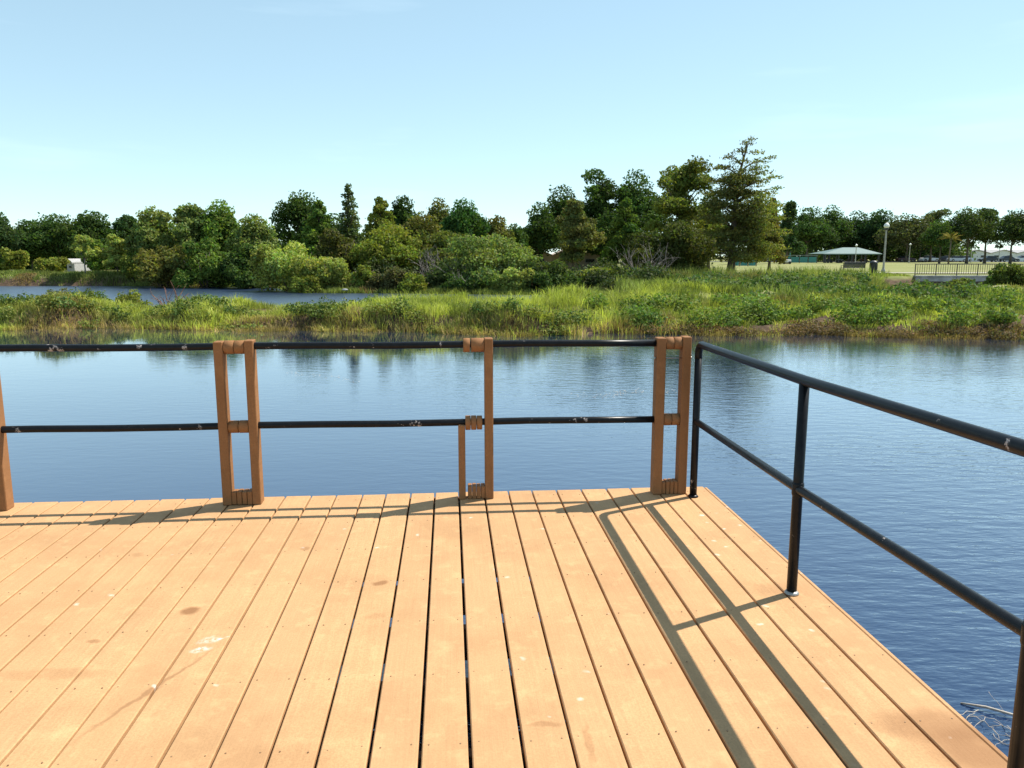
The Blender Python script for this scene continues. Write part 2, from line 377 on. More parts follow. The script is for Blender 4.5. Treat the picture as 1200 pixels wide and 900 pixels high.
tag(sm.build('screw', M_SCREW, deck), kind='stuff')
jm = MB(); jm.box((0, 0, 0), (UE+5.1, .04, .14), .003); jme = jm.me('joist')
for v in jv: obj('joist', jme, M_UNDER, deck, ((UE-5.1)/2-.02, v, -.030-.07))
MB().box((0, 0, 0), (UE+5.15, .032, .19), .004).build('rim_board', M_RIM, deck, ((UE-5.1)/2-.0, VE+.006, -.034-.095))
MB().box((0, 0, 0), (.034, VE-V0-.03, .19), .004).build('rim_board', M_RIM, deck, (UE+.0, (VE+V0)/2-.02, -.034-.095))
MB().box((0, 0, 0), (.020, VE-V0, .028), .004).build('edge_strip', M_DECK, deck, (UE+.016, (VE+V0)/2, -.020))
pm = MB(); pm.tube([(0, 0, -1.4), (0, 0, 0)], .09, 10); pme = pm.me('pile')
for u in (-4.6, -2.4, -.2, 1.35):
    for v in (-2.8, -.4, 2.0, 4.35): obj('pile', pme, M_UNDER, deck, (u, v, -.29))
for v in (-2.8, -.4, 2.0, 4.35): MB().box((0, 0, 0), (UE+4.9, .08, .12), .004).build('beam', M_UNDER, deck, ((UE-5.1)/2, v, -.171-.06))

# black pipe railings
RZ, MZ, PR = .937, .470, .0225
def pipe(mb, p0, p1, r=PR, n=14, step=.0): mb.tube([p0, p1], r, n)
fv = 4.553
fr = empty('front_railing', UV(-.9, fv), YAW, 'black two-pipe railing across the far edge of the deck, chipped paint', 'railing')
for nm, z in (('top_rail', RZ), ('mid_rail', MZ)):
    mb = MB(); x0 = -4.4+.9; x1 = 1.27+.9; pts = [(x0+(x1-x0)*k/14, 0, z+.003*math.sin(k*1.7)) for k in range(15)]; mb.tube(pts, PR*.93, 12); mb.build(nm, M_PIPE, fr)
US, = (1.469,)
sr = empty('side_railing', UV(US, 3.2), YAW, 'black welded pipe railing along the right side of the deck', 'railing')
pv = [4.464-3.2, 3.08-3.2, 1.735-3.2, .35-3.2, -1.03-3.2, -2.4-3.2]
el = [(0, pv[0]-.06+.06*math.cos(a), RZ-.06+.06*math.sin(a)) for a in [math.pi/2*k/6 for k in range(7)]]
mb = MB(); mb.tube([(0, pv[0], RZ-.085)]+el+[(0, pv[1], RZ+.002), (0, pv[2], RZ+.027), (0, pv[3], RZ+.03), (0, pv[-1]-.03, RZ+.03)], .0222, 16); mb.build('top_rail', M_PIPE, sr)
mb = MB(); mb.tube([(0, pv[0], MZ), (0, pv[1], MZ+.002), (0, pv[2], MZ+.028), (0, pv[-1], MZ+.03)], .0195, 14); mb.build('mid_rail', M_PIPE, sr)
for i, v in enumerate(pv):
    mb = MB(); mb.tube([(0, v, .004), (0, v, RZ-.08 if i == 0 else RZ-.010+(.0 if i == 1 else .027))], .0215, 16)
    po = mb.build('post', M_PIPE, sr)
    if i: mb = MB(); mb.lathe((0, v, MZ+(.002 if i == 1 else .028)), [(.0225, -.030), (.0250, -.022), (.0250, .022), (.0225, .030)]); mb.build('weld_collar', M_PIPE, po)
    mb = MB(); mb.lathe((0, v, .0015), [(.032, 0), (.032, .004), (.027, .008), (.024, .012)], 16); mb.build('base_flange', M_STEEL if i else M_PIPE, po)

# timber frames clasping the front railing
def frame(u, label, wid, ulw, urw, left_full=True, rod=False, baseslats=4):
    t = empty('timber_frame', UV(u, fv), YAW, label, 'timber post', 'timber post frames clasping the front railing')
    D = .080; xl = -wid/2+ulw/2; xr = wid/2-urw/2; H = RZ+.036
    MB().box((xr, 0, H/2+.001), (urw, D, H), .004).build('upright', M_POST, t)
    hl = H-.006 if left_full else MZ-.012
    MB().box((xl-(0 if left_full else .008), 0, hl/2+.001), (ulw*(1 if left_full else .82), D, hl), .004).build('upright', M_POST, t)
    i0 = xl+ulw/2; i1 = xr-urw/2; g = .003
    def spool(x0, x1, z, r, n):
        w = (x1-x0)/n
        for k in range(n):
            a = x0+w*k+.0015; b = x0+w*(k+1)-.0015; rr = r*random.uniform(.98, 1.02)
            mb = MB(); mb.tube([(a, 0, z-.004), (a+.002, 0, z-.004), (b-.002, 0, z-.004), (b, 0, z-.004)], [rr-.003, rr, rr, rr-.003], 20); mb.build('rail_sleeve', M_POST, t)
    if left_full:
        spool(i0+.001, i1-.001, RZ, .039, 2); spool(i0+.001, i1-.001, MZ, .037, 2)
    else:
        spool(i0-.02, i0+.022, RZ, .042, 1); spool(i0+.026, i1-.001, RZ, .041, 1); spool(i0-.012, i1-.014, MZ, .043, 3)
    w = (i1-i0)/baseslats
    for k in range(baseslats):
        MB().box((i0+w*(k+.5), random.uniform(-.004, .001), .042), (w-.003, D-.008, .078+random.uniform(-.004, .004)), .003).build('base_slat', M_POST, t)
    if rod:
        mb = MB(); mb.tube([(xl-ulw/2-.008, -.01, .845), (xr+urw/2+.008, -.01, .845)], .0035, 8); r = mb.build('tie_rod', M_STEEL, t)
        for x in (xl-ulw/2-.006, xr+urw/2+.006):
            mb = MB(); mb.tube([(x-.004, -.01, .845), (x+.004, -.01, .845)], .009, 6); mb.build('nut', M_STEEL, r)
    return t
frame(-1.232, 'timber frame with two full uprights and slatted foot, left of the half-height one', .222, .052, .050)
frame(.150, 'timber frame whose left upright stops at the middle rail', .205, .05, .050, False)
frame(1.338, 'timber frame with a thin tie rod, nearest the black corner post', .208, .054, .052, rod=True)
frame(-2.66, 'timber frame cut by the left edge of the picture', .215, .058, .075)

# ------------------------------------------------------------------ foliage
def unit(n, rs=R):
    v = rs.normal(size=(n, 3)); return v/np.linalg.norm(v, axis=1, keepdims=True)
def leaf_mesh(name, C, Nn, size, cols, asp=.55, rs=R):
    n = len(C); r = unit(n, rs); T = np.cross(Nn, r); T /= np.linalg.norm(T, axis=1, keepdims=True)+1e-9; B = np.cross(Nn, T)
    s = (size*rs.uniform(.6, 1.35, n))[:, None]; bend = Nn*s*rs.uniform(-.25, .25, (n, 1))
    V = np.stack([C-T*s, C+B*s*asp+bend, C+T*s, C-B*s*asp+bend], 1).reshape(-1, 3)
    Fc = np.arange(4*n).reshape(n, 4)
    return npmesh(name, V, Fc, np.repeat(cols, 4, 0))
def lobe_leaves(lobes, n, col, size, rs, var=.25, flat=.0, inner=.45, hue=.12):
    lobes = np.array(lobes, float); A = (lobes[:, 3]*lobes[:, 4]+lobes[:, 3]*lobes[:, 5]+lobes[:, 4]*lobes[:, 5]); A = A/A.sum()
    k = rs.choice(len(lobes), n, p=A); d = unit(n, rs); low = d[:, 2] < -.3; d[low, 2] *= .6; d /= np.linalg.norm(d, axis=1, keepdims=True)
    # ragged surface: radius modulated by direction noise per lobe
    ph = k*1.7; mod = 1+.16*np.sin(5*d[:, 0]+ph)*np.sin(6*d[:, 1]+ph*2)+.12*np.sin(9*d[:, 2]+ph)
    r = (1-inner*rs.rand(n)**1.6)*mod; out = rs.rand(n) < .05; r[out] *= rs.uniform(1.05, 1.3, out.sum())
    C = lobes[k, :3]+d*lobes[k, 3:6]*r[:, None]
    Nn = d*.55+unit(n, rs)*.75; Nn[:, 2] += flat; Nn /= np.linalg.norm(Nn, axis=1, keepdims=True)
    lt = rs.normal(0, 1, len(lobes))[k]; b = np.clip(1+.14*lt+rs.normal(0, var, n), .45, 1.9)
    h = rs.normal(0, hue, n)+.06*rs.normal(0, 1, len(lobes))[k]
    cols = np.array(col)[None]*b[:, None]*np.stack([1+h, np.ones(n), 1-h*.5], 1)
    return C, Nn, np.clip(cols, .005, .9)
def lobes_for(kind, w, h, base, rs):
    """w crown diameter, h total height, base crown base height"""
    L = []; rw = w/2; ch = h-base
    if kind == 'round':
        n = int(rs.randint(26, 34))
        for i in range(n):
            d = unit(1, rs)[0]; d[2] = abs(d[2])*1.15-.35; q = rs.uniform(.50, .78)
            r = rs.uniform(.19, .31)
            L.append((d[0]*rw*q, d[1]*rw*q, base+ch*.48+d[2]*ch*.5*q, rw*r*1.15, rw*r*1.15, min(rw, ch*.5)*r*1.05))
        L.append((0, 0, base+ch*.45, rw*.5, rw*.5, ch*.32))
        L.append((rs.uniform(-.15, .15)*rw, 0, base+ch*.80, rw*.45, rw*.45, ch*.17))
    elif kind == 'open':
        n = int(rs.randint(30, 40))
        for i in range(n):
            a = rs.uniform(0, 6.28); q = rs.uniform(.2, .86)*(1 if i % 3 else .4); zz = rs.uniform(.08, .92); q *= math.sqrt(max(.1, 1-(zz-.45)**2*2.8))*(.6 if zz > .78 else 1)
            r = rs.uniform(.12, .23); L.append((math.cos(a)*rw*q, math.sin(a)*rw*q, base+ch*zz, rw*r*1.2, rw*r*1.2, rw*r*.9))
        for zz, r in ((.3, .42), (.52, .40), (.72, .30)): L.append((rs.uniform(-.12, .12)*rw, 0, base+ch*zz, rw*r, rw*r, ch*.12))
    elif kind == 'cone':
        n = int(max(14, ch/w*14))
        for i in range(n):
            zz = (i+.5)/n; a = i*2.4+rs.uniform(-.4, .4); q = (1-zz)**.8*.72+.02
            r = (.16+.24*(1-zz)); L.append((math.cos(a)*rw*q, math.sin(a)*rw*q, base+ch*(zz*.95+.02), rw*r*1.1, rw*r*1.1, rw*r*1.0))
        L.append((0, 0, base+ch*.35, rw*.4, rw*.4, ch*.3)); L.append((0, 0, base+ch*.93, rw*.10, rw*.10, ch*.07))
    elif kind == 'shrub':
        n = int(rs.randint(14, 20))
        for i in range(n):
            a = rs.uniform(0, 6.28); q = rs.uniform(.2, .8); zz = rs.uniform(.12, .80)*math.sqrt(1-q*q*.75)
            r = rs.uniform(.20, .34); L.append((math.cos(a)*rw*q, math.sin(a)*rw*q*.8, h*zz, rw*r, rw*r, min(rw, h)*r*.9))
        L.append((0, 0, h*.35, rw*.6, rw*.5, h*.33))
    return L
TR = 0
def tree(name, label, cat, px, top, d, wpx, kind='round', col=(.05, .08, .03), base_z=None, cb=.12, n=4500, size=.15, asp=.55, group=None, depth=None, trunk=True, flat=0., inner=.45, y_of=None, bark=None):
    global TR; TR += 1; rs = np.random.RandomState(100+TR)
    z0 = float(gheight(XAT(px, d), d)) if base_z is None else base_z
    z0 = max(z0, WZ-.1); x = XAT(px, d, 1); zt = ZAT(top-(5 if kind != 'shrub' else 3), d); h = zt-z0; w = wpx*1.18/PPM(d)
    root = empty(name, (x, d, z0), 0, label, cat, group)
    Ls = lobes_for(kind, w, h, h*cb, rs)
    A = np.array(Ls); ex = max(np.max(A[:, 0]+A[:, 3]), -np.min(A[:, 0]-A[:, 3]), .01); sxy = (w/2)/ex; zt_ = np.max(A[:, 2]+A[:, 5])
    A[:, :2] *= sxy; A[:, 3:5] *= sxy
    if kind != 'shrub': zb_ = np.min(A[:, 2]-A[:, 5]); q = (h-h*cb)/(zt_-zb_); A[:, 2] = h*cb+(A[:, 2]-zb_)*q; A[:, 5] *= q
    else: A[:, 2] *= h/zt_; A[:, 5] *= h/zt_
    Ls = [tuple(a) for a in A]
    n = int(n*2.3); size = size*.84
    C, Nn, cols = lobe_leaves(Ls, n, col, size, rs, flat=flat, inner=inner)
    C[:, 2] = np.maximum(C[:, 2], .05)
    C[:, 2] = np.minimum(C[:, 2], h*1.01)
    obj('crown' if kind != 'shrub' else 'foliage', leaf_mesh('crown', C, Nn, size, cols, asp, rs), M_LEAF, root)
    mb = MB(); tr = max(.05, h*.022)*(1 if trunk else .5)
    if kind == 'shrub':
        for i in range(9):
            a = rs.uniform(0, 6.28); q = rs.uniform(.3, .75)*w/2; zz = h*rs.uniform(.5, .8)
            mb.tube([(math.cos(a)*.1, math.sin(a)*.1, -.15), (math.cos(a)*q*.5+rs.uniform(-.1, .1), math.sin(a)*q*.5, zz*.55), (math.cos(a)*q, math.sin(a)*q, zz)], [tr*.8, tr*.5, tr*.15], 5, smooth=True)
    else:
        k = 6; wob = [(rs.uniform(-.02, .02)*h, rs.uniform(-.02, .02)*h) for _ in range(k+1)]; wob[0] = (0, 0)
        pts = [(wob[i][0]*i/k, wob[i][1]*i/k, -.2+(h*.86+.2)*i/k) for i in range(k+1)]
        mb.tube(pts, [tr*1.5]+[tr*(1-.85*i/k) for i in range(1, k+1)], 8)
        idx = rs.choice(len(Ls), min(11, len(Ls)), replace=False)
        for j in idx:
            l = Ls[j]; zb = max(h*cb*.8, l[2]*.62); f = min(1, zb/(h*.86)); bx = wob[int(f*k)][0]*f; by = wob[int(f*k)][1]*f
            mb.tube([(bx, by, zb), ((bx+l[0])/2, (by+l[1])/2, (zb+l[2])/2+.05*h*rs.rand()), (l[0], l[1], l[2])], [tr*.45, tr*.28, tr*.07], 5)
    mb.build('trunk' if kind != 'shrub' else 'stems', bark or M_BARK, root)
    return root

DK = (.045, .080, .028); DKB = (.040, .074, .036); MID = (.095, .150, .042); OLV = (.140, .165, .042); YG = (.150, .175, .048); BLU = (.080, .110, .062); BRN = (.105, .112, .042); PALE = (.215, .255, .090); GREY = (.130, .170, .068)
# --- left bank
tree('oak_tree', 'dark oak cut by the left edge of the picture', 'tree', 2, 252, 76, 50, 'round', DKB, n=4200, size=.17)
tree('oak_tree', 'low dark oak rising beside the left-edge oak', 'tree', 38, 262, 80, 50, 'round', DK, n=3800, size=.17)
tree('oak_tree', 'broad dark oak with a domed top, second in the left row of oaks', 'tree', 70, 256, 78, 66, 'round', DK, n=5200, size=.17)
tree('oak_tree', 'tallest dark domed oak of the left row, behind the thin pale sapling', 'tree', 108, 252, 78, 62, 'round', DK, n=5200, size=.17)
tree('oak_tree', 'dark oak with a sky gap at its right, next to the tall willows', 'tree', 148, 257, 80, 50, 'open', DKB, n=3800, size=.17)
tree('young_tree', 'small round yellow-green tree near the left end of the far bank', 'tree', 19, 293, 66, 28, 'shrub', YG, n=2000, size=.13)
tree('bush', 'dark yellow-green bush cut by the left edge, on the far bank', 'bush', 0, 305, 66, 20, 'shrub', MID, n=1500, size=.13)
tree('bush', 'light green low bush between the round young tree and the pale sapling', 'bush', 60, 304, 65, 32, 'shrub', YG, n=2200, size=.13)
tree('sapling', 'thin pale sapling with a bare leaning trunk at the far waterline', 'tree', 99, 280, 61, 28, 'open', PALE, n=1300, size=.12, cb=.35, bark=M_DEAD)
tree('sapling', 'mid-green sapling right behind the thin pale one', 'tree', 114, 284, 64, 34, 'shrub', MID, n=2200, size=.13)
tree('sapling', 'airy pale green sapling before the dark oaks, left of the tall willows', 'tree', 137, 279, 62, 32, 'open', PALE, n=1800, size=.13, cb=.15)
tree('bush', 'yellowish ragged bush at the foot of the airy sapling', 'bush', 155, 303, 60, 30, 'shrub', OLV, n=1700, size=.13)
tree('willow_tree', 'leftmost tall grey-green willow of the far bank', 'tree', 184, 247, 62, 56, 'round', GREY, n=5200, size=.15, cb=.1)
tree('willow_tree', 'tall feathery willow with a ragged twin top, second from the left', 'tree', 222, 244, 61, 56, 'open', GREY, n=5200, size=.15, cb=.08)
tree('willow_tree', 'tallest green willow on the left bank with upright twig tips', 'tree', 263, 240, 62, 58, 'round', MID, n=5600, size=.15, cb=.08)
tree('willow_tree', 'olive willow bending right beside the gap of sky', 'tree', 298, 256, 61, 54, 'round', GREY, n=4800, size=.15, cb=.05)
tree('bush', 'dark spreading bush at the water under the leftmost willow', 'bush', 190, 290, 57, 60, 'shrub', BRN, n=4000, size=.14)
tree('bush', 'green bush leaning over the water under the tallest willow', 'bush', 240, 282, 56.5, 66, 'shrub', MID, n=4600, size=.14)
tree('bush', 'dark green bush filling the bank left of the big pale bush', 'bush', 286, 288, 55, 52, 'shrub', DK, n=3600, size=.14)
# --- middle
tree('oak_tree', 'tall dark tree with a spiky top left of the narrow bluish cypress', 'tree', 352, 229, 70, 62, 'round', DK, n=5600, size=.16, cb=.15)
tree('maple_tree', 'mid-green tapering tree in front of the spiky dark one', 'tree', 376, 240, 63, 46, 'cone', MID, n=4600, size=.15, cb=.1)
tree('cypress_tree', 'narrow bluish cypress with a slim tip, left of the middle', 'tree', 411, 219, 70, 36, 'cone', BLU, n=2500, size=.14, cb=.1, inner=.8)
tree('oak_tree', 'dark tree filling behind the narrow bluish cypress', 'tree', 395, 256, 74, 50, 'round', DK, n=4200, size=.17, cb=.1)
tree('cypress_tree', 'pointed yellow-green cypress right of the sky gap', 'tree', 448, 236, 62, 54, 'cone', OLV, n=5600, size=.15, cb=.05)
tree('oak_tree', 'dark round-topped tree between the pointed cypress and the brown-green one', 'tree', 473, 234, 70, 48, 'round', DK, n=4800, size=.16)
tree('willow_tree', 'olive brush-like tree with hanging sprays, centre left', 'tree', 455, 268, 56, 84, 'round', OLV, n=6000, size=.14, cb=.05)
tree('maple_tree', 'brown-green tree below the two dark crowns, left of centre', 'tree', 494, 254, 62, 58, 'round', BRN, n=5000, size=.15, cb=.08)
tree('oak_tree', 'brownish oak top just left of the bright domed tree', 'tree', 518, 238, 76, 42, 'round', BRN, n=3800, size=.16)
tree('domed_tree', 'evenly domed deep green tree standing above the grey bush', 'tree', 545, 238, 70, 54, 'round', (.038, .085, .030), n=6500, size=.15, cb=.2)
tree('oak_tree', 'low brownish oak right of the domed green tree', 'tree', 580, 257, 78, 44, 'round', BRN, n=3600, size=.16)
tree('oak_tree', 'small dark tree before the big oak cluster at its left foot', 'tree', 604, 268, 80, 36, 'round', DK, n=3000, size=.16)
tree('maple_tree', 'olive tree rising behind the dead grey twigs', 'tree', 528, 275, 57, 70, 'round', (.095, .115, .04), n=5000, size=.14, cb=.05)
tree('bush', 'dark olive tree-like bush right behind the big pale bush', 'bush', 400, 272, 58, 66, 'shrub', (.060, .070, .028), n=5000, size=.14)
tree('willow_bush', 'big pale green rounded bush overhanging the water, left of centre', 'bush', 341, 285, 51, 84, 'shrub', PALE, n=7000, size=.12)
tree('willow_bush', 'smaller pale bush sloping down to the water right of the big pale one', 'bush', 388, 305, 50, 56, 'shrub', PALE, n=4200, size=.11)
tree('bush', 'very small bright green bush at the waterline under the pale bushes', 'bush', 359, 326, 48.5, 30, 'shrub', YG, n=1600, size=.09)
tree('bush', 'reedy dark olive bush under the hanging sprays', 'bush', 456, 316, 49, 46, 'shrub', (.075, .080, .045), n=3200, size=.11)
tree('bush', 'small rounded olive bush between the pale bushes and the reedy one', 'bush', 428, 314, 50, 30, 'shrub', OLV, n=2000, size=.11)
tree('bush', 'low yellow-green bush just right of the reedy dark one', 'bush', 484, 322, 48, 36, 'shrub', OLV, n=2200, size=.10)
tree('willow_bush', 'wide grey-green bush with many bare stems at the centre of the far bank', 'bush', 568, 276, 50, 110, 'shrub', GREY, n=8500, size=.12, inner=.6)
tree('willow_bush', 'round pale bush at the right foot of the wide grey-green bush', 'bush', 602, 316, 47, 48, 'shrub', PALE, n=3600, size=.10)
tree('bush', 'dark low bush at the water under the wide grey-green bush', 'bush', 540, 322, 48, 60, 'shrub', DK, n=3200, size=.11)
# --- centre right
tree('oak_tree', 'leftmost oak of the big dark cluster right of centre', 'tree', 630, 243, 86, 52, 'round', DK, n=5200, size=.18)
tree('oak_tree', 'dark oak with a rising shoulder in the big cluster', 'tree', 663, 222, 88, 62, 'round', DK, n=6200, size=.18)
tree('oak_tree', 'tallest dark oak of the cluster with sky showing through its top', 'tree', 705, 203, 90, 66, 'open', DK, n=7500, size=.19)
tree('oak_tree', 'broad dark oak just left of the light green tall tree', 'tree', 748, 205, 90, 68, 'round', DK, n=6800, size=.19)
tree('oak_tree', 'lower dark oak filling the foot of the big cluster', 'tree', 722, 250, 84, 60, 'round', DK, n=5200, size=.18)
tree('maple_tree', 'grey-green tree with reddish leaf tips in front of the dark oaks', 'tree', 672, 238, 68, 62, 'open', (.115, .130, .062), n=6500, size=.15, cb=.14)
tree('cedar_tree', 'small pointed bright green conifer at the foot of the dark oaks', 'tree', 732, 237, 62, 52, 'cone', (.075, .115, .030), n=6000, size=.14, cb=.03)
tree('cypress_tree', 'tall light green feathery tree left of the great cypress', 'tree', 796, 190, 70, 78, 'open', (.100, .125, .038), n=8500, size=.16, cb=.08, inner=.6)
tree('oak_tree', 'dark tree between the light green tree and the great cypress', 'tree', 830, 228, 78, 44, 'round', DK, n=4200, size=.17, cb=.05)
tree('bush', 'dense olive dome behind the dead forked branches', 'bush', 780, 262, 60, 92, 'shrub', (.062, .075, .026), n=7500, size=.14)
tree('bush', 'dark green bush on the bank left of the tan hut', 'bush', 632, 306, 48, 58, 'shrub', (.05, .075, .03), n=3800, size=.11)
tree('bush', 'dark shrub behind the reeds below the grey-green maple', 'bush', 655, 318, 47, 52, 'shrub', DK, n=3200, size=.11)
tree('bush', 'olive low bush below the pointed conifer', 'bush', 706, 316, 50, 64, 'shrub', OLV, n=3800, size=.11)
tree('bush', 'dark low bush at the bank under the dead forked branches', 'bush', 742, 322, 49, 60, 'shrub', DKB, n=3400, size=.11)
tree('bush', 'dark broadleaf shrub at the lawn edge left of the great cypress', 'bush', 800, 322, 54, 54, 'shrub', (.04, .075, .045), n=3000, size=.12)

# great cypress in tiers
def great_cypress():
    d = 64; rs = np.random.RandomState(5); z0 = float(gheight(XAT(857, d), d)); x = XAT(857, d, 1); p = PPM(d)
    root = empty('cypress_tree', (x, d, z0), 0, 'great olive-brown cypress with tiered boughs, tallest tree in view', 'tree')
    # (dx px from trunk, y px, half width px, half height px, share)
    S0 = [(rs.uniform(-30, 48)*min(1, (yy-185)/70), yy, rs.uniform(10, 19), rs.uniform(7, 12)) for yy in np.linspace(208, 300, 34)]
    S = S0+[(12, 168, 9, 5), (17, 162, 6, 4), (6, 177, 10, 5), (24, 178, 10, 4), (-8, 184, 9, 4), (4, 190, 13, 5), (30, 188, 13, 4), (41, 184, 8, 3), (-16, 196, 14, 4), (10, 200, 16, 6), (32, 202, 14, 5),
         (-24, 210, 12, 4), (-6, 212, 18, 6), (22, 213, 18, 6), (42, 209, 9, 3), (-20, 225, 18, 6), (6, 226, 22, 7), (32, 226, 18, 6), (46, 221, 8, 3), (-26, 240, 17, 6), (0, 241, 24, 8), (30, 241, 22, 7), (50, 239, 8, 4),
         (-30, 256, 18, 6), (-4, 257, 25, 8), (26, 258, 25, 8), (50, 256, 12, 5), (-34, 272, 16, 6), (-10, 273, 24, 8), (22, 274, 26, 8), (50, 273, 13, 6), (-34, 286, 14, 6), (-12, 289, 20, 8), (18, 290, 24, 8), (46, 290, 16, 6), (-26, 299, 12, 5), (6, 300, 18, 6), (34, 301, 18, 5)]
    Ls = []
    for i, (dx, y, hw, hh) in enumerate(S):
        dep = rs.uniform(-.55, .55)*min(1, (y-155)/90)*3.2
        Ls.append((dx/p, dep, ZAT(y, d)-z0, hw/p*1.02, hw/p*1.1, hh/p*.85))
        if y > 195: Ls.append((dx/p*.7, -dep+rs.uniform(-.6, .6), ZAT(y+rs.uniform(-5, 5), d)-z0, hw/p*.85, hw/p*.9, hh/p*.7))
    C, Nn, cols = lobe_leaves(Ls, 30000, (.100, .108, .045), .12, rs, flat=.2, inner=.75, hue=.14)
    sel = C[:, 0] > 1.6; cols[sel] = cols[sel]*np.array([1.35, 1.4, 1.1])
    obj('crown', leaf_mesh('crown', C, Nn, .100, cols, .5, rs), M_LEAF, root)
    mb = MB(); H = ZAT(166, d)-z0
    pts = [(0, 0, -.2), (0, 0, .35), (.03, 0, 1.2), (.05, 0, H*.3), (.12, 0, H*.55), (.3, 0, H*.75), (.75, 0, H*.93), (1.0, 0, H)]
    mb.tube(pts, [.52, .36, .28, .25, .19, .12, .06, .02], 10)
    for l in Ls[::2]:
        f = max(1.6, l[2]-.5-.15*abs(l[0])); cx = float(np.interp(f, [q[2] for q in pts], [q[0] for q in pts]))
        mb.tube([(cx, 0, f), ((cx+l[0])/2, l[1]/2, (f+l[2])/2+.15), (l[0], l[1], l[2])], [.08, .05, .015], 5)
    mb.build('trunk', M_BARK, root)
great_cypress()
tree('cypress_tree', 'light olive tree touching the right side of the great cypress', 'tree', 902, 236, 68, 30, 'cone', (.125, .115, .042), n=3600, size=.13, cb=.12)
# --- right-hand park row
oaks = [(922, 240, 150, 40, 'thin dark tree top just right of the great cypress', 'open'), (945, 247, 190, 48, 'park oak above the teal play fence', 'round'), (972, 246, 200, 48, 'park oak left of the pavilion roof', 'round'),
        (1000, 252, 204, 48, 'park oak directly behind the pavilion roof', 'round'), (1030, 249, 200, 46, 'park oak behind the big lamp post', 'round'), (1062, 256, 185, 60, 'broad grey-green park oak right of the big lamp post', 'round'),
        (1090, 250, 190, 42, 'distant pale airy tree left of the palm', 'open'), (1101, 262, 150, 42, 'park oak just left of the palm', 'round'), (1133, 247, 150, 46, 'tall park oak right of the palm with a bare trunk', 'round'),
        (1154, 248, 155, 42, 'park oak between two trunks before the white building', 'open'), (1184, 250, 150, 50, 'park oak near the right edge over the dark parked car', 'round'), (1212, 254, 150, 46, 'park oak cut by the right edge of the picture', 'round'),
        (885, 250, 140, 40, 'dark park tree seen past the great cypress', 'round'), (955, 262, 195, 50, 'low dark tree behind the teal play fence', 'round'), (1015, 264, 205, 60, 'low dark tree behind the pavilion', 'round'), (1078, 268, 200, 50, 'low dark tree behind the first white car', 'round')]
for px, top, d, w, lab, kd in oaks:
    c = [DK, DKB, (.045, .068, .03)][int(px) % 3]
    if px == 1090: c = (.085, .10, .06)
    if px == 1062: c = (.06, .07, .042)
    tree('park_oak', lab, 'tree', px, top, d, w, kd, c, n=3600, size=.24 if d < 165 else .32, cb=.16 if px < 1085 else .26)
def woodland(name, label, px0, px1, d0, d1, top0, top1, n, nl, col, size, seed):
    rs = np.random.RandomState(seed); Ls = []
    for i in range(nl):
        px = rs.uniform(px0, px1); d = rs.uniform(d0, d1); x = XAT(px, d, 1); z0 = float(gheight(x, d)); h = ZAT(rs.uniform(top0, top1), d)-z0; f = rs.uniform(.25, 1.)
        r = rs.uniform(.5, .9)*h*.42; Ls.append((x, d, z0+max(.1, f*h-r*.8), r*1.2, r*1.2, r*.8))
    C, Nn, cols = lobe_leaves(Ls, n, col, size, rs); C[:, 2] = np.maximum(C[:, 2], -.6)
    tag(obj(name, leaf_mesh(name, C, Nn, size, cols, .6, rs), M_LEAF), label, 'woodland', None, 'stuff')
woodland('far_woodland', 'dark unbroken undergrowth and trees closing the view behind the left and middle trees', -60, 620, 84, 94, 282, 257, 46000, 250, DK, .24, 91)
woodland('park_woodland', 'dark mass of trees behind the park pavilion and teal fence', 870, 1125, 205, 232, 280, 255, 34000, 190, (.055, .085, .038), .40, 92)

# dead branches
M_RUSTY = plain('dry_red_brown_stems', (.22, .11, .07), .9, .3, 9)
def dead_bush(px, top, d, wpx, label, n=16, seed=1, mat=None):
    rs = random.Random(seed); x = XAT(px, d, 0); z0 = max(float(gheight(x, d)), WZ); h = ZAT(top, d)-z0; w = wpx/PPM(d)
    root = empty('dead_bush', (x, d, z0), 0, label, 'dead bush'); mb = MB()
    def br(p, dr, ln, r, lev):
        q = p; pts = [p]; 
        for k in range(3):
            dr = (dr+Vector((rs.uniform(-.2, .2), rs.uniform(-.2, .2), rs.uniform(-.1, .15)))).normalized(); q = q+dr*ln/3; pts.append(q)
        mb.tube(pts, [r, r*.8, r*.6, r*.3], 4)
        if lev < 3:
            for k in range(3):
                s = pts[1+k] if k < 3 else q
                br(s, (dr+Vector((rs.uniform(-.8, .8), rs.uniform(-.8, .8), rs.uniform(-.3, .5)))).normalized(), ln*.55, r*.55, lev+1)
    for i in range(n):
        a = rs.uniform(-1, 1); dr = Vector((a*w/2, rs.uniform(-.5, .5), h*(1-.35*abs(a)))); br(Vector((a*.15, 0, -.1)), dr.normalized(), dr.length*.7, .035, 1)
    mb.build('branches', mat or M_DEAD, root)
dead_bush(752, 286, 52, 74, 'dead grey forked branches on the bank below the light green tree', 14, 2)
dead_bush(508, 292, 49.5, 50, 'bare grey twigs left of the wide grey-green bush', 12, 3)
dead_bush(200, 333, 29, 22, 'reddish dry twigs poking up behind the left part of the grass strip', 6, 4, M_RUSTY)
dead_bush(550, 318, 47.5, 60, 'bare stems at the foot of the wide grey-green bush', 8, 6)
dead_bush(560, 308, 49, 110, 'fan of thin bare stems inside the wide grey-green bush', 14, 9)

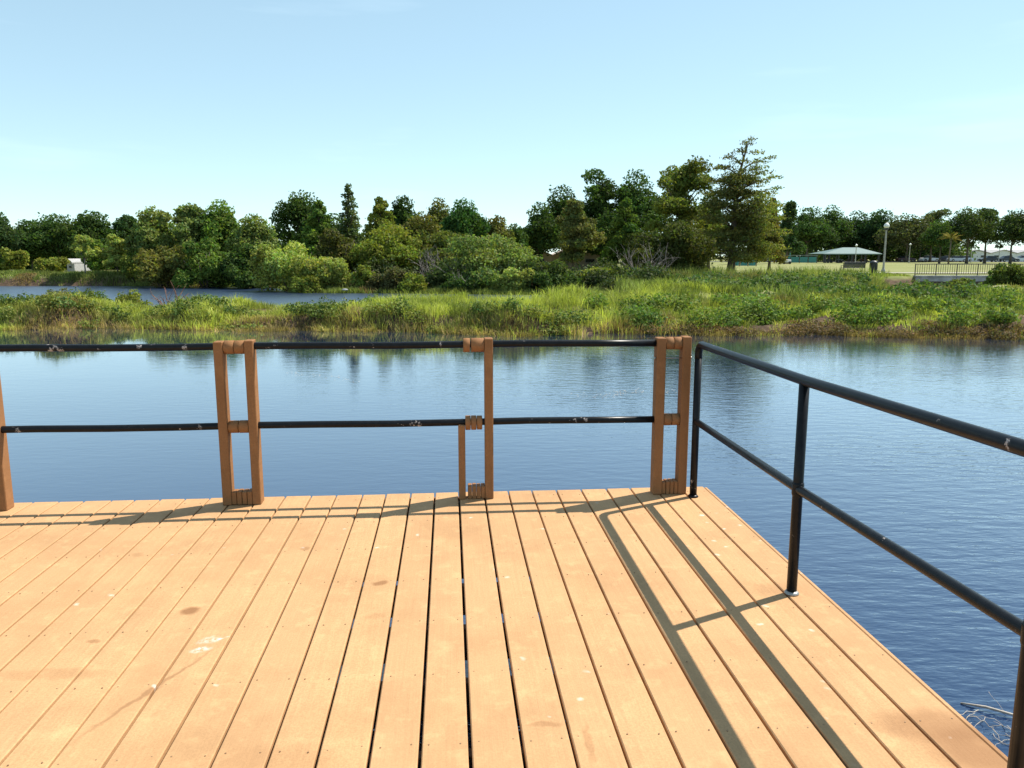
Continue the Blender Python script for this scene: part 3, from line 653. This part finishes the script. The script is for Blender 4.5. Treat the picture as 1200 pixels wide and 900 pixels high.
# ------------------------------------------------------------------ grass, reeds, vines (uncountable)
def blades(name, P, H, Wd, lean, cols, rs=R):
    """P (n,3) roots; H heights; lean (n,2) horizontal tip offset"""
    n = len(P); a = rs.uniform(0, math.pi, n); s = np.stack([np.cos(a), np.sin(a), np.zeros(n)], 1)*(Wd/2)[:, None]
    ln = np.stack([lean[:, 0], lean[:, 1], np.zeros(n)], 1)
    up = np.zeros((n, 3)); up[:, 2] = H
    m = P+up*.62+ln*.35; tip = P+up*np.clip(1-np.linalg.norm(lean, axis=1)/(H+1e-6)*.35, .35, 1)[:, None]+ln
    V = np.stack([P-s, P+s, m+s*.8, m-s*.8, tip], 1).reshape(-1, 3); b = np.arange(n)*5
    Fc = np.concatenate([np.stack([b, b+1, b+2], 1), np.stack([b, b+2, b+3], 1), np.stack([b+3, b+2, b+4], 1)])
    return npmesh(name, V, Fc, np.repeat(cols, 5, 0))
LIME = np.array([.360, .375, .085]); GRN = np.array([.155, .185, .060]); STRAW = np.array([.42, .30, .15]); RUST = np.array([.20, .115, .070]); DGR = np.array([.060, .095, .030])
def tussocks(name, label, cx, cy, nb, hgt, wid, spread, colf, seed, droop=.8, cat='grass'):
    rs = np.random.RandomState(seed); nc = len(cx); k = np.repeat(np.arange(nc), nb); n = len(k)
    a = rs.uniform(0, 6.28, n); r = np.sqrt(rs.rand(n))*spread; hs = hgt(cx, cy)*rs.uniform(.65, 1.25, nc)
    x = cx[k]+np.cos(a)*r; y = cy[k]+np.sin(a)*r; z = np.maximum(gheight(x, y), WZ-.05)-.02
    H = hs[k]*rs.uniform(.5, 1.1, n); ln = np.stack([np.cos(a), np.sin(a)], 1)*(H*droop*rs.uniform(.2, 1., n)*(.3+r/spread))[:, None]+rs.normal(0, .04, (n, 2))
    tone = rs.normal(0, 1, nc); c = colf(x, y, k, rs)*np.clip(1+.22*tone[k]+rs.normal(0, .18, n), .4, 1.8)[:, None]
    me = blades(name, np.stack([x, y, z], 1), H, np.full(n, wid)*rs.uniform(.7, 1.4, n), ln, np.clip(c, .01, .9), rs)
    o = obj(name, me, M_GRASS); return tag(o, label, cat, None, 'stuff')
rs = np.random.RandomState(21)
def pick(x0, x1, n, f0, f1, rs):
    x = rs.uniform(x0, x1, n); t = rs.rand(n); return x, f0(x)+(f1(x)-f0(x))*t
# main strip
def isl_h(x, y): return .24+.16*sst(-9, -4, x)*sst(1.5, 4, y-near_edge(x))*(1-sst(5, 8, x))+.26*vnoise(x, y, 2.6, 31)+.10*sst(1, 4, y-near_edge(x))*(x > -4)-.07*(x < -4)*sst(2, 4, y-near_edge(x))-.10*sst(4, 10, x)
def isl_c(x, y, k, rs):
    e = y-near_edge(x); n1 = vnoise(x, y, 1.6, 33); n2 = vnoise(x, y, .8, 34)
    f = np.clip(.62-e/1.5+(n1-.5)*2.6, 0, 1)*(rs.rand(len(x)) < .80)
    g = LIME[None]*(.45+.8*n2)[:, None]+GRN[None]*(.65*(1-n2))[:, None]
    dk = (vnoise(x, y, 1.3, 36) > .66)[:, None]; g = np.where(dk, g*.55+DGR*.4, g)
    s = STRAW[None]*(1-sst(4, 11, x))[:, None]+(RUST*.75+STRAW*.32)[None]*sst(4, 11, x)[:, None]
    st = (vnoise(x, y, .5, 35) > .5)[:, None]; s = np.where(st, s, s*.65)
    return g*(1-f)[:, None]+s*f[:, None]
bx, by = pick(-34, 34, 5200, lambda x: near_edge(x)-.25, lambda x: np.minimum(far_edge(x), near_edge(x)+9), rs)
tussocks('marsh_grass', 'bright lime marsh grass mounded along the strip of land across the pond', bx, by, 34, isl_h, .017, .26, isl_c, 41)
bx, by = pick(-30, 30, 2600, lambda x: near_edge(x)-.35, lambda x: near_edge(x)+.9, rs)
kp = vnoise(bx, by, 1.4, 47) > .42+.5*sst(-.35, .9, by-near_edge(bx)); bx, by = bx[kp], by[kp]
tussocks('dry_grass', 'dry straw and rust coloured grass hanging over the waterline of the strip', bx, by, 30, lambda x, y: .20+.16*vnoise(x, y, 1.2, 44), .014, .22,
         lambda x, y, k, rs: (STRAW[None]*(1-sst(3, 10, x))[:, None]+(RUST*.8+STRAW*.25)[None]*sst(3, 10, x)[:, None])*(.35+.9*vnoise(x, y, .6, 45))[:, None]+GRN*.15, 46, 1.2)
# right-hand marsh behind the strip
bx = rs.uniform(4, 46, 5200); by = rs.uniform(27, 58, 5200); kp = (by < far_edge(bx)) & (np.abs(bx/by) < .8) & ~((bx/by > .48) & (by > 36) & (rs.rand(len(bx)) < .5)); bx, by = bx[kp], by[kp]
def mar_c(x, y, k, rs):
    n1 = vnoise(x, y, 3., 51)[:, None]; n2 = vnoise(x, y, 1.1, 52)[:, None]
    c = GRN*(.6+.9*n2)+LIME*.45*n1; br = (vnoise(x, y, 2.1, 53) > .72)[:, None]; dk = (vnoise(x, y, 1.7, 58) > .62)[:, None]; c = np.where(dk, c*.35+DGR*.5, c); return np.where(br, c*.5+STRAW*.35, c)
tussocks('tall_reeds', 'tall green reeds in the marsh between the grass strip and the lawn', bx, by, 26, lambda x, y: (.30+.38*sst(38, 52, y)+.3*vnoise(x, y, 3.5, 54))*(1-.82*sst(.46, .49, x/y)*sst(33, 38, y)), .030, .38, mar_c, 55, .45, 'reeds')
# far bank reeds
bx = rs.uniform(-52, 8, 2600); by = bank_edge(bx)+rs.uniform(-.3, 4, 2600)*(1-.75*sst(-22, -15, bx))
tussocks('bank_reeds', 'olive and straw reeds fringing the far bank below the trees', bx, by, 20, lambda x, y: .22+.30*vnoise(x, y, 3., 61), .04, .45,
         lambda x, y, k, rs: np.where((vnoise(x, y, 2.2, 62) > .74)[:, None], STRAW*.5+RUST*.1, GRN*(.5+.9*vnoise(x, y, 1.5, 63))[:, None]+LIME*.08), 64, .4, 'reeds')
# lawn fringe
bx = rs.uniform(8, 29.5, 1500); by = rs.uniform(57.5, 62.5, 1500); kp = (bx < 29.3) | (by > 60); bx, by = bx[kp & (bx < 31)], by[kp & (bx < 31)]
tussocks('lawn_fringe', 'uneven bright grass fringe where the lawn meets the marsh', bx, by, 16, lambda x, y: .07+.16*vnoise(x, y, 2., 66), .035, .4, mar_c, 67, .5)
# leafy creepers mounded over the strip, right half and a few on the left
def creepers(name, label, spots, n, col, size, seed):
    rs = np.random.RandomState(seed); Ls = []
    for (x, y, r, h) in spots:
        z = max(float(gheight(x, y)), WZ)
        for j in range(5):
            Ls.append((x+rs.uniform(-.6, .6)*r, y+rs.uniform(-.5, .5)*r, z+h*rs.uniform(.15, .6), r*rs.uniform(.35, .7), r*rs.uniform(.35, .7), h*rs.uniform(.3, .5)))
    C, Nn, cols = lobe_leaves(Ls, n, col, size, rs, flat=.3, inner=.3); C[:, 2] = np.maximum(C[:, 2], WZ+.02)
    tag(obj(name, leaf_mesh(name, C, Nn, size, cols, .7, rs), M_GRASS), label, 'creeper', None, 'stuff')
rs = np.random.RandomState(71)
sp = []
for i in range(95):
    x = rs.uniform(2.5, 24); y = near_edge(x)+rs.uniform(.5, 4.8); sp.append((x, y, rs.uniform(.4, .9), rs.uniform(.35, .8)))
creepers('creeper_mounds', 'dense green creeper mounds on the right half of the strip', sp, 52000, (.135, .190, .045), .045, 72)
sp = []
for i in range(85):
    x = rs.uniform(-19, 8); y = near_edge(x)+rs.uniform(-.1, 2.2); sp.append((x, y, rs.uniform(.25, .6), rs.uniform(.2, .5)))
creepers('leafy_weeds', 'small-leaved yellow-green weeds tumbling down the front of the grass strip', sp, 26000, (.19, .215, .060), .034, 83)
sp = []
for i in range(34):
    x = rs.uniform(-17, 4); y = near_edge(x)+rs.uniform(.4, 3.2); sp.append((x, y, rs.uniform(.3, .65), rs.uniform(.35, .6)))
creepers('broadleaf_weeds', 'dark broadleaf weeds scattered among the lime grass of the strip', sp, 15000, (.105, .150, .045), .04, 73)
sp = [(rs.uniform(4, 24), 0, rs.uniform(.3, .6), rs.uniform(.16, .3)) for i in range(60)]; sp = [(x, float(near_edge(np.array([x]))[0])+rs.uniform(-.1, .5), r, h) for x, _, r, h in sp]
creepers('brown_undergrowth', 'rust-brown dead undergrowth along the right waterline of the strip', sp, 24000, (.17, .115, .065), .026, 74)
sp = [(rs.uniform(8, 25), rs.uniform(29, 50), rs.uniform(.7, 1.5), rs.uniform(.4, .9)) for i in range(90)]; sp = [q for q in sp if not (q[0]/q[1] > .46 and q[1] > 33)]
creepers('marsh_thicket', 'leafy thicket patches among the tall reeds of the marsh', sp, 30000, (.085, .130, .040), .075, 75)
rs = np.random.RandomState(77)
sp = []
for i in range(130):
    x = rs.uniform(-30, 9); y = float(bank_edge(np.array([x]))[0])+rs.uniform(1.5, 8); sp.append((x, y, rs.uniform(.6, 1.3), rs.uniform(.6, 1.6)))
creepers('bank_undergrowth', 'dark tangled undergrowth filling the far bank under the trees', sp, 42000, (.060, .080, .030), .085, 78)
# single shrubs by the retaining wall and on the strip
tree('bush', 'tall green bush growing against the right end of the retaining wall', 'bush', 1192, 312, 46, 44, 'shrub', (.075, .11, .035), n=4200, size=.09)
tree('bush', 'narrow green sapling before the middle of the retaining wall', 'bush', 1163, 320, 46, 14, 'shrub', MID, n=1100, size=.08)
tree('bush', 'small light green plant left of the narrow sapling by the wall', 'bush', 1130, 328, 46, 26, 'shrub', (.12, .15, .05), n=1500, size=.08)
tree('bush', 'greyish weed clump rising behind the left part of the grass strip', 'bush', 65, 340, 31, 26, 'shrub', (.09, .10, .06), n=1100, size=.05)
tree('bush', 'green weed clump behind the grass strip left of centre', 'bush', 535, 344, 31, 34, 'shrub', MID, n=1400, size=.05)
tree('bush', 'low olive weeds on the strip below the leftmost willow', 'bush', 150, 342, 30.5, 44, 'shrub', OLV, n=1700, size=.05)

# ------------------------------------------------------------------ park furniture and far structures
M_CONC = plain('weathered_concrete', (.36, .36, .35), .85, .35, 1.6); M_DARK = plain('dark_metal', (.03, .032, .035), .5)
M_BROWNMETAL = plain('brown_painted_metal', (.11, .09, .065), .6); M_TEAL = plain('teal_paint', (.035, .20, .19), .5); M_ROOFG = plain('pale_green_metal_roof', (.12, .18, .165), .45, .12, 3)
M_TAN = plain('tan_stucco', (.42, .33, .25), .85, .18, 2); M_WHITE = plain('white_wall', (.72, .70, .70), .7, .1, 1.5); M_GREYROOF = plain('grey_roof', (.33, .32, .32), .8); M_GLASSD = plain('dark_glass', (.02, .025, .03), .12, bmp=0)
M_POLE = plain('lamp_pole_concrete', (.38, .36, .33), .7); M_RED = plain('dull_red_paint', (.25, .04, .035), .6); M_TYRE = plain('tyre_rubber', (.02, .02, .02), .85); M_PATH = plain('pale_path_concrete', (.42, .38, .32), .9, .15, 1.)
def globe_mat():
    m, t, p = newmat('white_lamp_globe'); p.inputs['Base Color'].default_value = (.85, .83, .78, 1); p.inputs['Roughness'].default_value = .3
    n = noise(t, N(t, 'ShaderNodeTexCoord').outputs['Object'], 8); t.links.new(mixc(t, rng_(t, n, .3, .7), (.80, .78, .73), (.9, .88, .84)), p.inputs['Base Color']); return m
M_GLOBE = globe_mat()
def gz(x, y): return float(gheight(np.array([x]), np.array([y]))[0])
def lamp(px, d, top, label):
    x = XAT(px, d, 2); z0 = gz(x, d); h = ZAT(top, d)-z0
    t = empty('lamp_post', (x, d, z0), 0, label, 'lamp post', 'globe lamp posts across the park')
    MB().lathe((0, 0, 0), [(.17, 0), (.17, .25), (.10, .4), (.085, .6), (.065, h-.62), (.07, h-.6)], 12).build('pole', M_POLE, t)
    MB().lathe((0, 0, h-.60), [(.07, 0), (.15, .05), (.16, .12), (.09, .16)], 12).build('collar', M_DARK, t)
    MB().lathe((0, 0, h-.44), [(.09, 0), (.18, .06), (.225, .17), (.20, .28), (.12, .37), (.03, .42), (.015, .46)], 14).build('globe', M_GLOBE, t)
lamp(1037, 66, 261, 'tall globe lamp post beside the black litter bin, nearest of all lamps')
lamp(1003, 152, 286, 'far globe lamp post in front of the pavilion roof')
lamp(1066, 168, 285, 'far globe lamp post before the broad grey-green oak')
lamp(1138.5, 175, 286.5, 'far globe lamp post before the left end of the white building')
lamp(1171, 190, 288.5, 'far globe lamp post right of the bare trunks, before the white building')
lamp(902.5, 76, 262, 'globe lamp post half hidden in the foliage right of the great cypress')

def bench(px, d, label):
    x = XAT(px, d, 0); z0 = gz(x, d); t = empty('park_bench', (x, d, z0), rad(4), label, 'bench')
    for k in range(4): MB().box((0, -.18+.11*k, .45), (1.85, .09, .035), .006).build('seat_slat', M_DARK, t)
    for k in range(5): MB().box((0, -.27-.012*k, .52+.095*k), (1.85, .03, .09), .006).build('back_slat', M_DARK, t)
    for sx in (-1, 1):
        MB().box((sx*.93, -.22, .45), (.05, .05, .9), .006).build('leg', M_DARK, t); MB().box((sx*.93, .2, .31), (.05, .05, .62), .006).build('leg', M_DARK, t)
        MB().box((sx*.93, -.01, .64), (.055, .50, .035), .006).build('armrest', M_DARK, t)
bench(999, 66, 'dark slatted park bench seen from behind on the lawn')
def litter_bin(px, d, label, h=1.0, w=.55):
    x = XAT(px, d, 0); z0 = gz(x, d); t = empty('litter_bin', (x, d, z0), 0, label, 'litter bin'); r = w/2
    MB().lathe((0, 0, 0), [(r*.88, 0), (r*.9, .06), (r, h*.78), (r, h*.8)], 16).build('body', M_DARK, t)
    MB().lathe((0, 0, h*.8), [(r*1.08, 0), (r*1.08, .05), (r*.9, .14), (r*.45, .22), (r*.3, .23)], 16).build('lid', M_DARK, t)
    for k in range(14):
        a = k*2*math.pi/14; MB().box((r*1.01*math.cos(a), r*1.01*math.sin(a), h*.42), (.035, .03, h*.68), .004, a).build('slat', M_DARK, t)
litter_bin(1023, 65, 'black round litter bin between the bench and the tall lamp post', 1.05, .58)
litter_bin(822, 67, 'dark litter bin in the shade left of the great cypress trunk', .85, .5)
# small post sign
x = XAT(836, 62, 0); t = empty('marker_sign', (x, 62, gz(x, 62)), 0, 'small pale post sign left of the great cypress trunk', 'sign')
MB().box((0, 0, .22), (.06, .06, .44), .006).build('post', M_BARK, t); MB().box((0, -.04, .5), (.22, .03, .26), .006).build('panel', plain('faded_yellow_panel', (.38, .32, .18), .6), t)

# path across the lawn
def strip(name, pts, w, mat, dz=.02):
    V = []; Fc = []
    for i, (x, y) in enumerate(pts):
        z = gz(x, y)+dz; V += [(x, y-w/2, z), (x, y+w/2, z)]
        if i: n = 2*i; Fc.append((n-2, n, n+1, n-1))
    me = bpy.data.meshes.new(name); me.from_pydata(V, [], Fc); return tag(obj(name, me, mat), kind='structure')
strip('path', [(14+2*i, 68+.6*math.sin(i*.3)) for i in range(26)], 2.2, M_PATH, .035)
strip('parking_lot', [(0+8*i, 197) for i in range(18)], 18, plain('asphalt', (.06, .06, .06), .9), .05)

# retaining wall with railing
y0 = 58.2; xa = XAT(1072, y0); xb = XAT(1262, y0); zt = .02; zb = -1.2; L0 = xb-xa
w = empty('retaining_wall', ((xa+xb)/2, y0, zb), 0, 'stained grey concrete retaining wall at the edge of the lawn', 'wall')
seg = 4
for k in range(seg):
    MB().box((-L0/2+L0*(k+.5)/seg, 0, (zt-zb)/2-.05), (L0/seg-.02, .35, zt-zb-.1), .01).build('panel', M_CONC, w)
MB().box((0, 0, zt-zb-.05), (L0+.06, .42, .10), .01).build('coping', M_CONC, w)
f = empty('guard_fence', ((xa+xb)/2, y0, zt+.0), 0, 'brown metal picket fence standing on the retaining wall', 'fence')
for z in (.1, .82): MB().box((0, 0, z), (L0, .035, .04), .004).build('rail', M_BROWNMETAL, f)
bm = MB().box((0, 0, .46), (.028, .022, .68), 0).me('baluster'); npk = int(L0/.17); pk = MB().box((0, 0, .44), (.06, .06, .88), .006).me('post')
for k in range(npk+1):
    x = -L0/2+L0*k/npk
    if k % 9 == 0: obj('post', pk, M_BROWNMETAL, f, (x, 0, .002))
    else: obj('baluster', bm, M_BROWNMETAL, f, (x, 0, 0))

# pavilion
def pavilion():
    d = 166; x = XAT(989.5, d, 2); z0 = gz(x, d)+.03; p = PPM(d); hw = 33.5/p; ez = ZAT(297.3, d)-z0; rz = ZAT(290, d)-z0
    t = empty('picnic_pavilion', (x, d, z0), 0, 'open picnic pavilion with a pale green hipped metal roof', 'pavilion')
    rx = 9/p; D = 4.2; off = 10/p
    V = [(-hw, -D, ez), (hw, -D, ez), (hw, D, ez), (-hw, D, ez), (-rx+off-.6, 0, rz), (rx+off-.6, 0, rz)]
    for q in ((0, 1, 5, 4), (1, 2, 5), (2, 3, 4, 5), (3, 0, 4)):
        P = [Vector(V[i]) for i in q]; n = (P[1]-P[0]).cross(P[2]-P[0]).normalized()*.06
        m = MB(); k = len(P); m.add([a for a in P]+[a-n for a in P], [tuple(range(k)), tuple(range(2*k-1, k-1, -1))]+[(i, k+i, k+(i+1) % k, (i+1) % k) for i in range(k)]); m.build('roof_panel', M_ROOFG, t)
    MB().box((0, -D, ez-.1), (2*hw, .08, .2), 0).build('fascia', M_ROOFG, t)
    MB().box((0, D, ez-.1), (2*hw, .08, .2), 0).build('fascia', M_ROOFG, t)
    for i in range(5):
        for sy in (-1, 1): MB().box((-hw*.9+hw*1.8*i/4, sy*(D-.4), (ez-.2)/2), (.22, .22, ez-.2), .01).build('post', M_DARK, t)
pavilion()
def picnic_table(px, d, mat, lab):
    x = XAT(px, d); t = empty('picnic_table', (x, d, gz(x, d)+.03), rad(px*13 % 50), lab, 'picnic table')
    MB().box((0, 0, .74), (1.8, .75, .06), .01).build('table_top', mat, t)
    for s in (-1, 1):
        MB().box((0, s*.68, .45), (1.8, .27, .05), .01).build('seat', mat, t)
        MB().box((s*.6, 0, .36), (.08, .6, .7), 0).build('leg', M_DARK, t); MB().box((s*.6, 0, .39), (.07, 1.5, .06), 0).build('crossbar', M_DARK, t)
picnic_table(972, 165, M_DARK, 'dark picnic table under the left end of the pavilion roof'); picnic_table(997, 166, M_RED, 'dull red picnic table under the middle of the pavilion')
picnic_table(1012, 165, M_RED, 'dull red picnic table under the right end of the pavilion'); picnic_table(984, 167, M_WHITE, 'pale picnic table left of the far lamp under the pavilion')

# teal play fence and frame
def play_fence(px0, px1, d, y0_, lab):
    xa, xb = XAT(px0, d), XAT(px1, d); x = (xa+xb)/2; z0 = gz(x, d); h = ZAT(y0_, d)-z0; L_ = xb-xa; n = max(3, int(L_/1.7))
    t = empty('play_fence', (x, d, z0), 0, lab, 'fence')
    for i in range(n): MB().box((-L_/2+L_*(i+.5)/n, 0, h*.45), (L_/n-.22, .05, h*.75), .01).build('panel', M_TEAL, t)
    for i in range(n+1): MB().box((-L_/2+L_*i/n, 0, h/2), (.12, .12, h), .01).build('post', M_DARK, t)
    MB().box((0, 0, h+.04), (L_+.2, .2, .08), .01).build('top_rail', M_ROOFG, t)
play_fence(916, 957, 160, 299.5, 'long teal panelled play fence left of the pavilion'); play_fence(857, 886, 112, 303.5, 'teal panelled fence seen past the great cypress trunk')
x = XAT(920, 165); t = empty('swing_frame', (x, 165, gz(x, 165)), 0, 'pale teal play frame with a flat canopy right of the cypress', 'play frame')
for s in (-1, 1): MB().tube([(s*.95, 0, 0), (s*.95, 0, 3.0)], .09, 8).build('post', M_TEAL, t)
MB().box((0, 0, 3.05), (2.3, 1.2, .12), .01).build('canopy', M_ROOFG, t); MB().box((-.2, .1, .9), (1.4, .8, .1), .01).build('platform', M_TEAL, t)
x = XAT(921, 140); t = empty('utility_cart', (x, 140, gz(x, 140)), 0, 'small pale grey cart parked on the lawn below the play frame', 'cart')
MB().box((0, 0, .55), (1.5, 1, .5), .06).build('body', M_WHITE, t)
for sx in (-.5, .5): MB().tube([(sx, -.55, .25), (sx, -.42, .25)], .25, 14).build('wheel', M_TYRE, t)
MB().box((-.95, 0, .5), (.35, .8, .75), .05).build('hood', M_DARK, t)

# parked cars
def car(px, d, col, lab, face=1, tall=1.42):
    x = XAT(px, d); t = empty('parked_car', (x, d, gz(x, d)+.06), 0 if face > 0 else math.pi, lab, 'car', 'cars parked beyond the lawn')
    mat = plain('car_paint', col, .3, .05, 2, bmp=0)
    prof = [(-2.2, .28), (-2.22, .62), (-2.1, .86), (-1.75, .93), (-1.35, .97), (1.0, .93), (1.75, .84), (2.15, .70), (2.2, .45), (2.15, .28)]
    cab = [(-1.75, .93), (-1.2, tall-.04), (-.9, tall), (.15, tall), (.45, tall-.06), (1.15, .92)]
    def ext(mb, pr, w, w2=None):
        n = len(pr); w2 = w2 or w; V = []
        zmin = min(q[1] for q in pr); zmax = max(q[1] for q in pr)
        for s in (-1, 1):
            for a, b in pr: V.append((a, s*(w+(w2-w)*(b-zmin)/(zmax-zmin)), b))
        mb.add(V, [tuple(range(n-1, -1, -1)), tuple(range(n, 2*n))]+[(i, (i+1) % n, n+(i+1) % n, n+i) for i in range(n)])
    m = MB(); ext(m, prof, .88, .82); m.build('body', mat, t)
    m = MB(); ext(m, [(a*.97+.01, b-.003 if b > 1 else b-.02) for a, b in cab], .80, .62); m.build('cabin_glass', M_GLASSD, t)
    m = MB(); m.box((-.35, 0, tall+.012), (1.25, 1.22, .035), .01); m.build('roof', mat, t)
    for sx in (-1.35, 1.35):
        for sy in (-1, 1):
            wh = MB().tube([(sx, sy*.70, .33), (sx, sy*.90, .33)], .33, 16).build('wheel', M_TYRE, t)
            MB().tube([(sx, sy*.88, .33), (sx, sy*.91, .33)], .19, 12).build('rim', M_STEEL, wh)
    for sy in (-.62, .62): MB().box((2.14, sy, .64), (.10, .34, .12), .02).build('headlight', M_GLOBE, t)
    return t
car(1089, 192, (.75, .75, .76), 'white car, leftmost of the cars beyond the lawn'); car(1106, 196, (.03, .03, .035), 'black car between the leftmost white car and the palm', -1)
car(1121, 192, (.55, .56, .58), 'silver car just right of the palm trunk'); car(1128.5, 200, (.78, .78, .78), 'white car half behind the silver one near the bare trunks', -1)
car(1158, 192, (.025, .028, .035), 'dark car before the white building, between the two bare trunks', -1); car(1181, 192, (.04, .045, .05), 'dark car under the oak near the right edge'); car(1197, 194, (.72, .72, .66), 'cream car at the right edge of the picture', -1)
car(905, 188, (.12, .12, .13), 'grey car seen past the right side of the great cypress'); car(1061, 198, (.10, .03, .03), 'dark red car behind the far lamp right of the pavilion')

# white building, tan hut, white shed
def hall(px0, px1, d, eave, ridge, lab, nsec, name='long_building', wall=M_WHITE, roofm=M_GREYROOF, depth=9, win=2):
    xa, xb = XAT(px0, d), XAT(px1, d); x = (xa+xb)/2; z0 = gz(x, d); H = ZAT(eave, d)-z0; R_ = ZAT(ridge, d)-z0; L_ = xb-xa
    t = empty(name, (x, d, z0), 0, lab, 'building'); sw = L_/nsec
    for k in range(nsec):
        cx = -L_/2+sw*(k+.5); m = MB()
        m.add([(cx-sw/2+.01, 0, 0), (cx+sw/2-.01, 0, 0), (cx+sw/2-.01, 0, H), (cx, 0, R_), (cx-sw/2+.01, 0, H)]+[(cx-sw/2+.01, depth, 0), (cx+sw/2-.01, depth, 0), (cx+sw/2-.01, depth, H), (cx, depth, R_), (cx-sw/2+.01, depth, H)],
              [(0, 1, 2, 3, 4), (9, 8, 7, 6, 5), (0, 5, 6, 1), (1, 6, 7, 2), (4, 9, 5, 0)]); m.build('wall', wall, t)
        for s in (-1, 1):
            a = Vector((cx, -.35, R_+.03)); b = Vector((cx+s*(sw/2-.03), -.35, H+.03)); dv = Vector((0, depth+.6, 0)); up = Vector((0, 0, .12))
            m = MB(); q = [a, b, b+dv, a+dv]; m.add(q+[v+up for v in q], [(3, 2, 1, 0), (4, 5, 6, 7), (0, 1, 5, 4), (1, 2, 6, 5), (2, 3, 7, 6), (3, 0, 4, 7)]); m.build('roof', roofm, t)
        for j in range(win):
            wx = cx-sw/2+sw*(j+.5)/win; wf = MB().box((wx, -.03, H*.62), (min(1.3, sw/win*.4), .08, H*.3), .01).build('window', M_GREYROOF, t); MB().box((wx, -.075, H*.62), (min(1.15, sw/win*.34), .02, H*.25), 0).build('pane', M_GLASSD, wf)
hall(1128, 1222, 215, 297, 293, 'long white building with low grey gables behind the parked cars', 3, depth=14, win=2)
hall(618, 706, 92, 300, 293.5, 'tan stucco building half hidden behind the grey-green maple', 3, 'tan_building', M_TAN, M_TAN, 7, 1)
hall(79, 88, 72, 309, 305, 'small grey-white shed behind the pale saplings on the left bank', 1, 'garden_shed', M_GREYROOF, M_GREYROOF, 3, 1)

# palm
def palm():
    d = 140; x = XAT(1113, d, 2); z0 = gz(x, d); p = PPM(d); h = ZAT(279, d)-z0; rs = random.Random(8)
    t = empty('palm_tree', (x, d, z0), 0, 'yellowish palm with a thin bare trunk before the park oaks', 'tree')
    MB().tube([(-.1, 0, -.1), (0, 0, h*.5), (.05, 0, h)], [.16, .11, .10], 10).build('trunk', M_BARK, t)
    V = []; Fc = []; C = []
    for i in range(26):
        a = i*2.4; el = rs.uniform(-.4, 1.2); ln = rs.uniform(1.5, 2.2); n0 = None; prev = None
        for k in range(14):
            f = (k+1)/14; r = ln*f; px = math.cos(a)*r*math.cos(el); py = math.sin(a)*r*math.cos(el); pz = h+r*math.sin(el)-.55*f*f
            for s in (-1, 1):
                sx, sy = -math.sin(a)*s, math.cos(a)*s; l = .42*math.sin(math.pi*min(.95, f*.8+.15)); b = len(V)
                V += [(px, py, pz), (px+math.cos(a)*.10, py+math.sin(a)*.10, pz), (px+sx*l+math.cos(a)*.25, py+sy*l+math.sin(a)*.25, pz-.22*l)]; Fc.append((b, b+1, b+2)); C += [(.20+.05*rs.random(), .19, .06)]*3
    obj('crown', npmesh('crown', V, Fc, np.array(C)), M_LEAF, t)
palm()

# floating dead weeds by the dock, bottom right
M_TWIG = plain('bleached_stems', (.42, .37, .31), .7, .3, 20)
rs_ = random.Random(12)
def stems(px, py, label, n, sp, name='floating_weeds'):
    x, y = G(px, py, WZ); t = tag(MB().build(name, M_TWIG), None) if False else None
    mb = MB()
    for i in range(n):
        a = rs_.uniform(0, 6.28); ln = rs_.uniform(.4, 1.)*sp; cx = rs_.uniform(-sp, sp)*.7; cy = rs_.uniform(-sp, sp)*.7; pts = []
        q = Vector((cx, cy, rs_.uniform(-.004, .02)))
        for k in range(7):
            pts.append(q.copy()); a += rs_.uniform(-.7, .7); q = q+Vector((math.cos(a), math.sin(a), 0))*ln/6; q.z = max(-.004, q.z+rs_.uniform(-.012, .012))
        mb.tube(pts, rs_.uniform(.0008, .0018), 5)
    o = mb.build(name, M_TWIG, None, (x, y, WZ+.003)); tag(o, label, 'weeds', None, 'stuff')
stems(1168, 852, 'tangle of bleached weed stems floating beside the right edge of the deck', 16, .22)
mb = MB(); xx, yy = G(1172, 838, WZ); mb.tube([(-.14, .10, .0), (-.05, .04, .015), (.06, -.03, .012), (.14, -.07, 0)], [.004, .007, .006, .003], 7)
o = mb.build('floating_stick', M_TWIG, None, (xx, yy, WZ+.004)); tag(o, 'short pale stick lying in the weed tangle beside the deck', 'stick')
def scum(px, py, L_, W_, n, name, lab, seed, ang=0.):
    rs = np.random.RandomState(seed); x, y = G(px, py, WZ); V = []; Fc = []
    for i in range(n):
        u = rs.normal(0, L_/2); v = rs.normal(0, W_/2)+.15*math.sin(u*3); s = rs.uniform(.003, .011); a = rs.uniform(0, 6.28); b = len(V)
        cx = u*math.cos(ang)-v*math.sin(ang); cy = u*math.sin(ang)+v*math.cos(ang)
        for k in range(5): V.append((cx+s*1.5*math.cos(a+k*1.256), cy+s*math.sin(a+k*1.256), .003+.002*(k % 2)))
        Fc.append((b, b+1, b+2, b+3, b+4))
    me = bpy.data.meshes.new(name); me.from_pydata(V, [], Fc); tag(obj(name, me, M_TWIG, None, (x, y, WZ+.002)), lab, 'scum', None, 'stuff')
scum(370, 440, 1.1, .25, 70, 'floating_foam', 'pale foam flecks drifting on the water left of the middle frame', 4, -.7)
scum(730, 461, .9, .3, 130, 'floating_leaves', 'tan leaf litter floating left of the rightmost timber frame', 5, .2)
x = XAT(397, 46); mb = MB(); mb.lathe((0, 0, 0), [(.10, 0), (.14, .04), (.12, .08), (.05, .11)], 8); mb.v = [(a*1.4, b, c) for a, b, c in mb.v]
o = mb.build('pale_rock', M_CONC, None, (x, 47.6, -.62)); tag(o, 'pale rock on the far bank right of the small pale bush', 'rock')
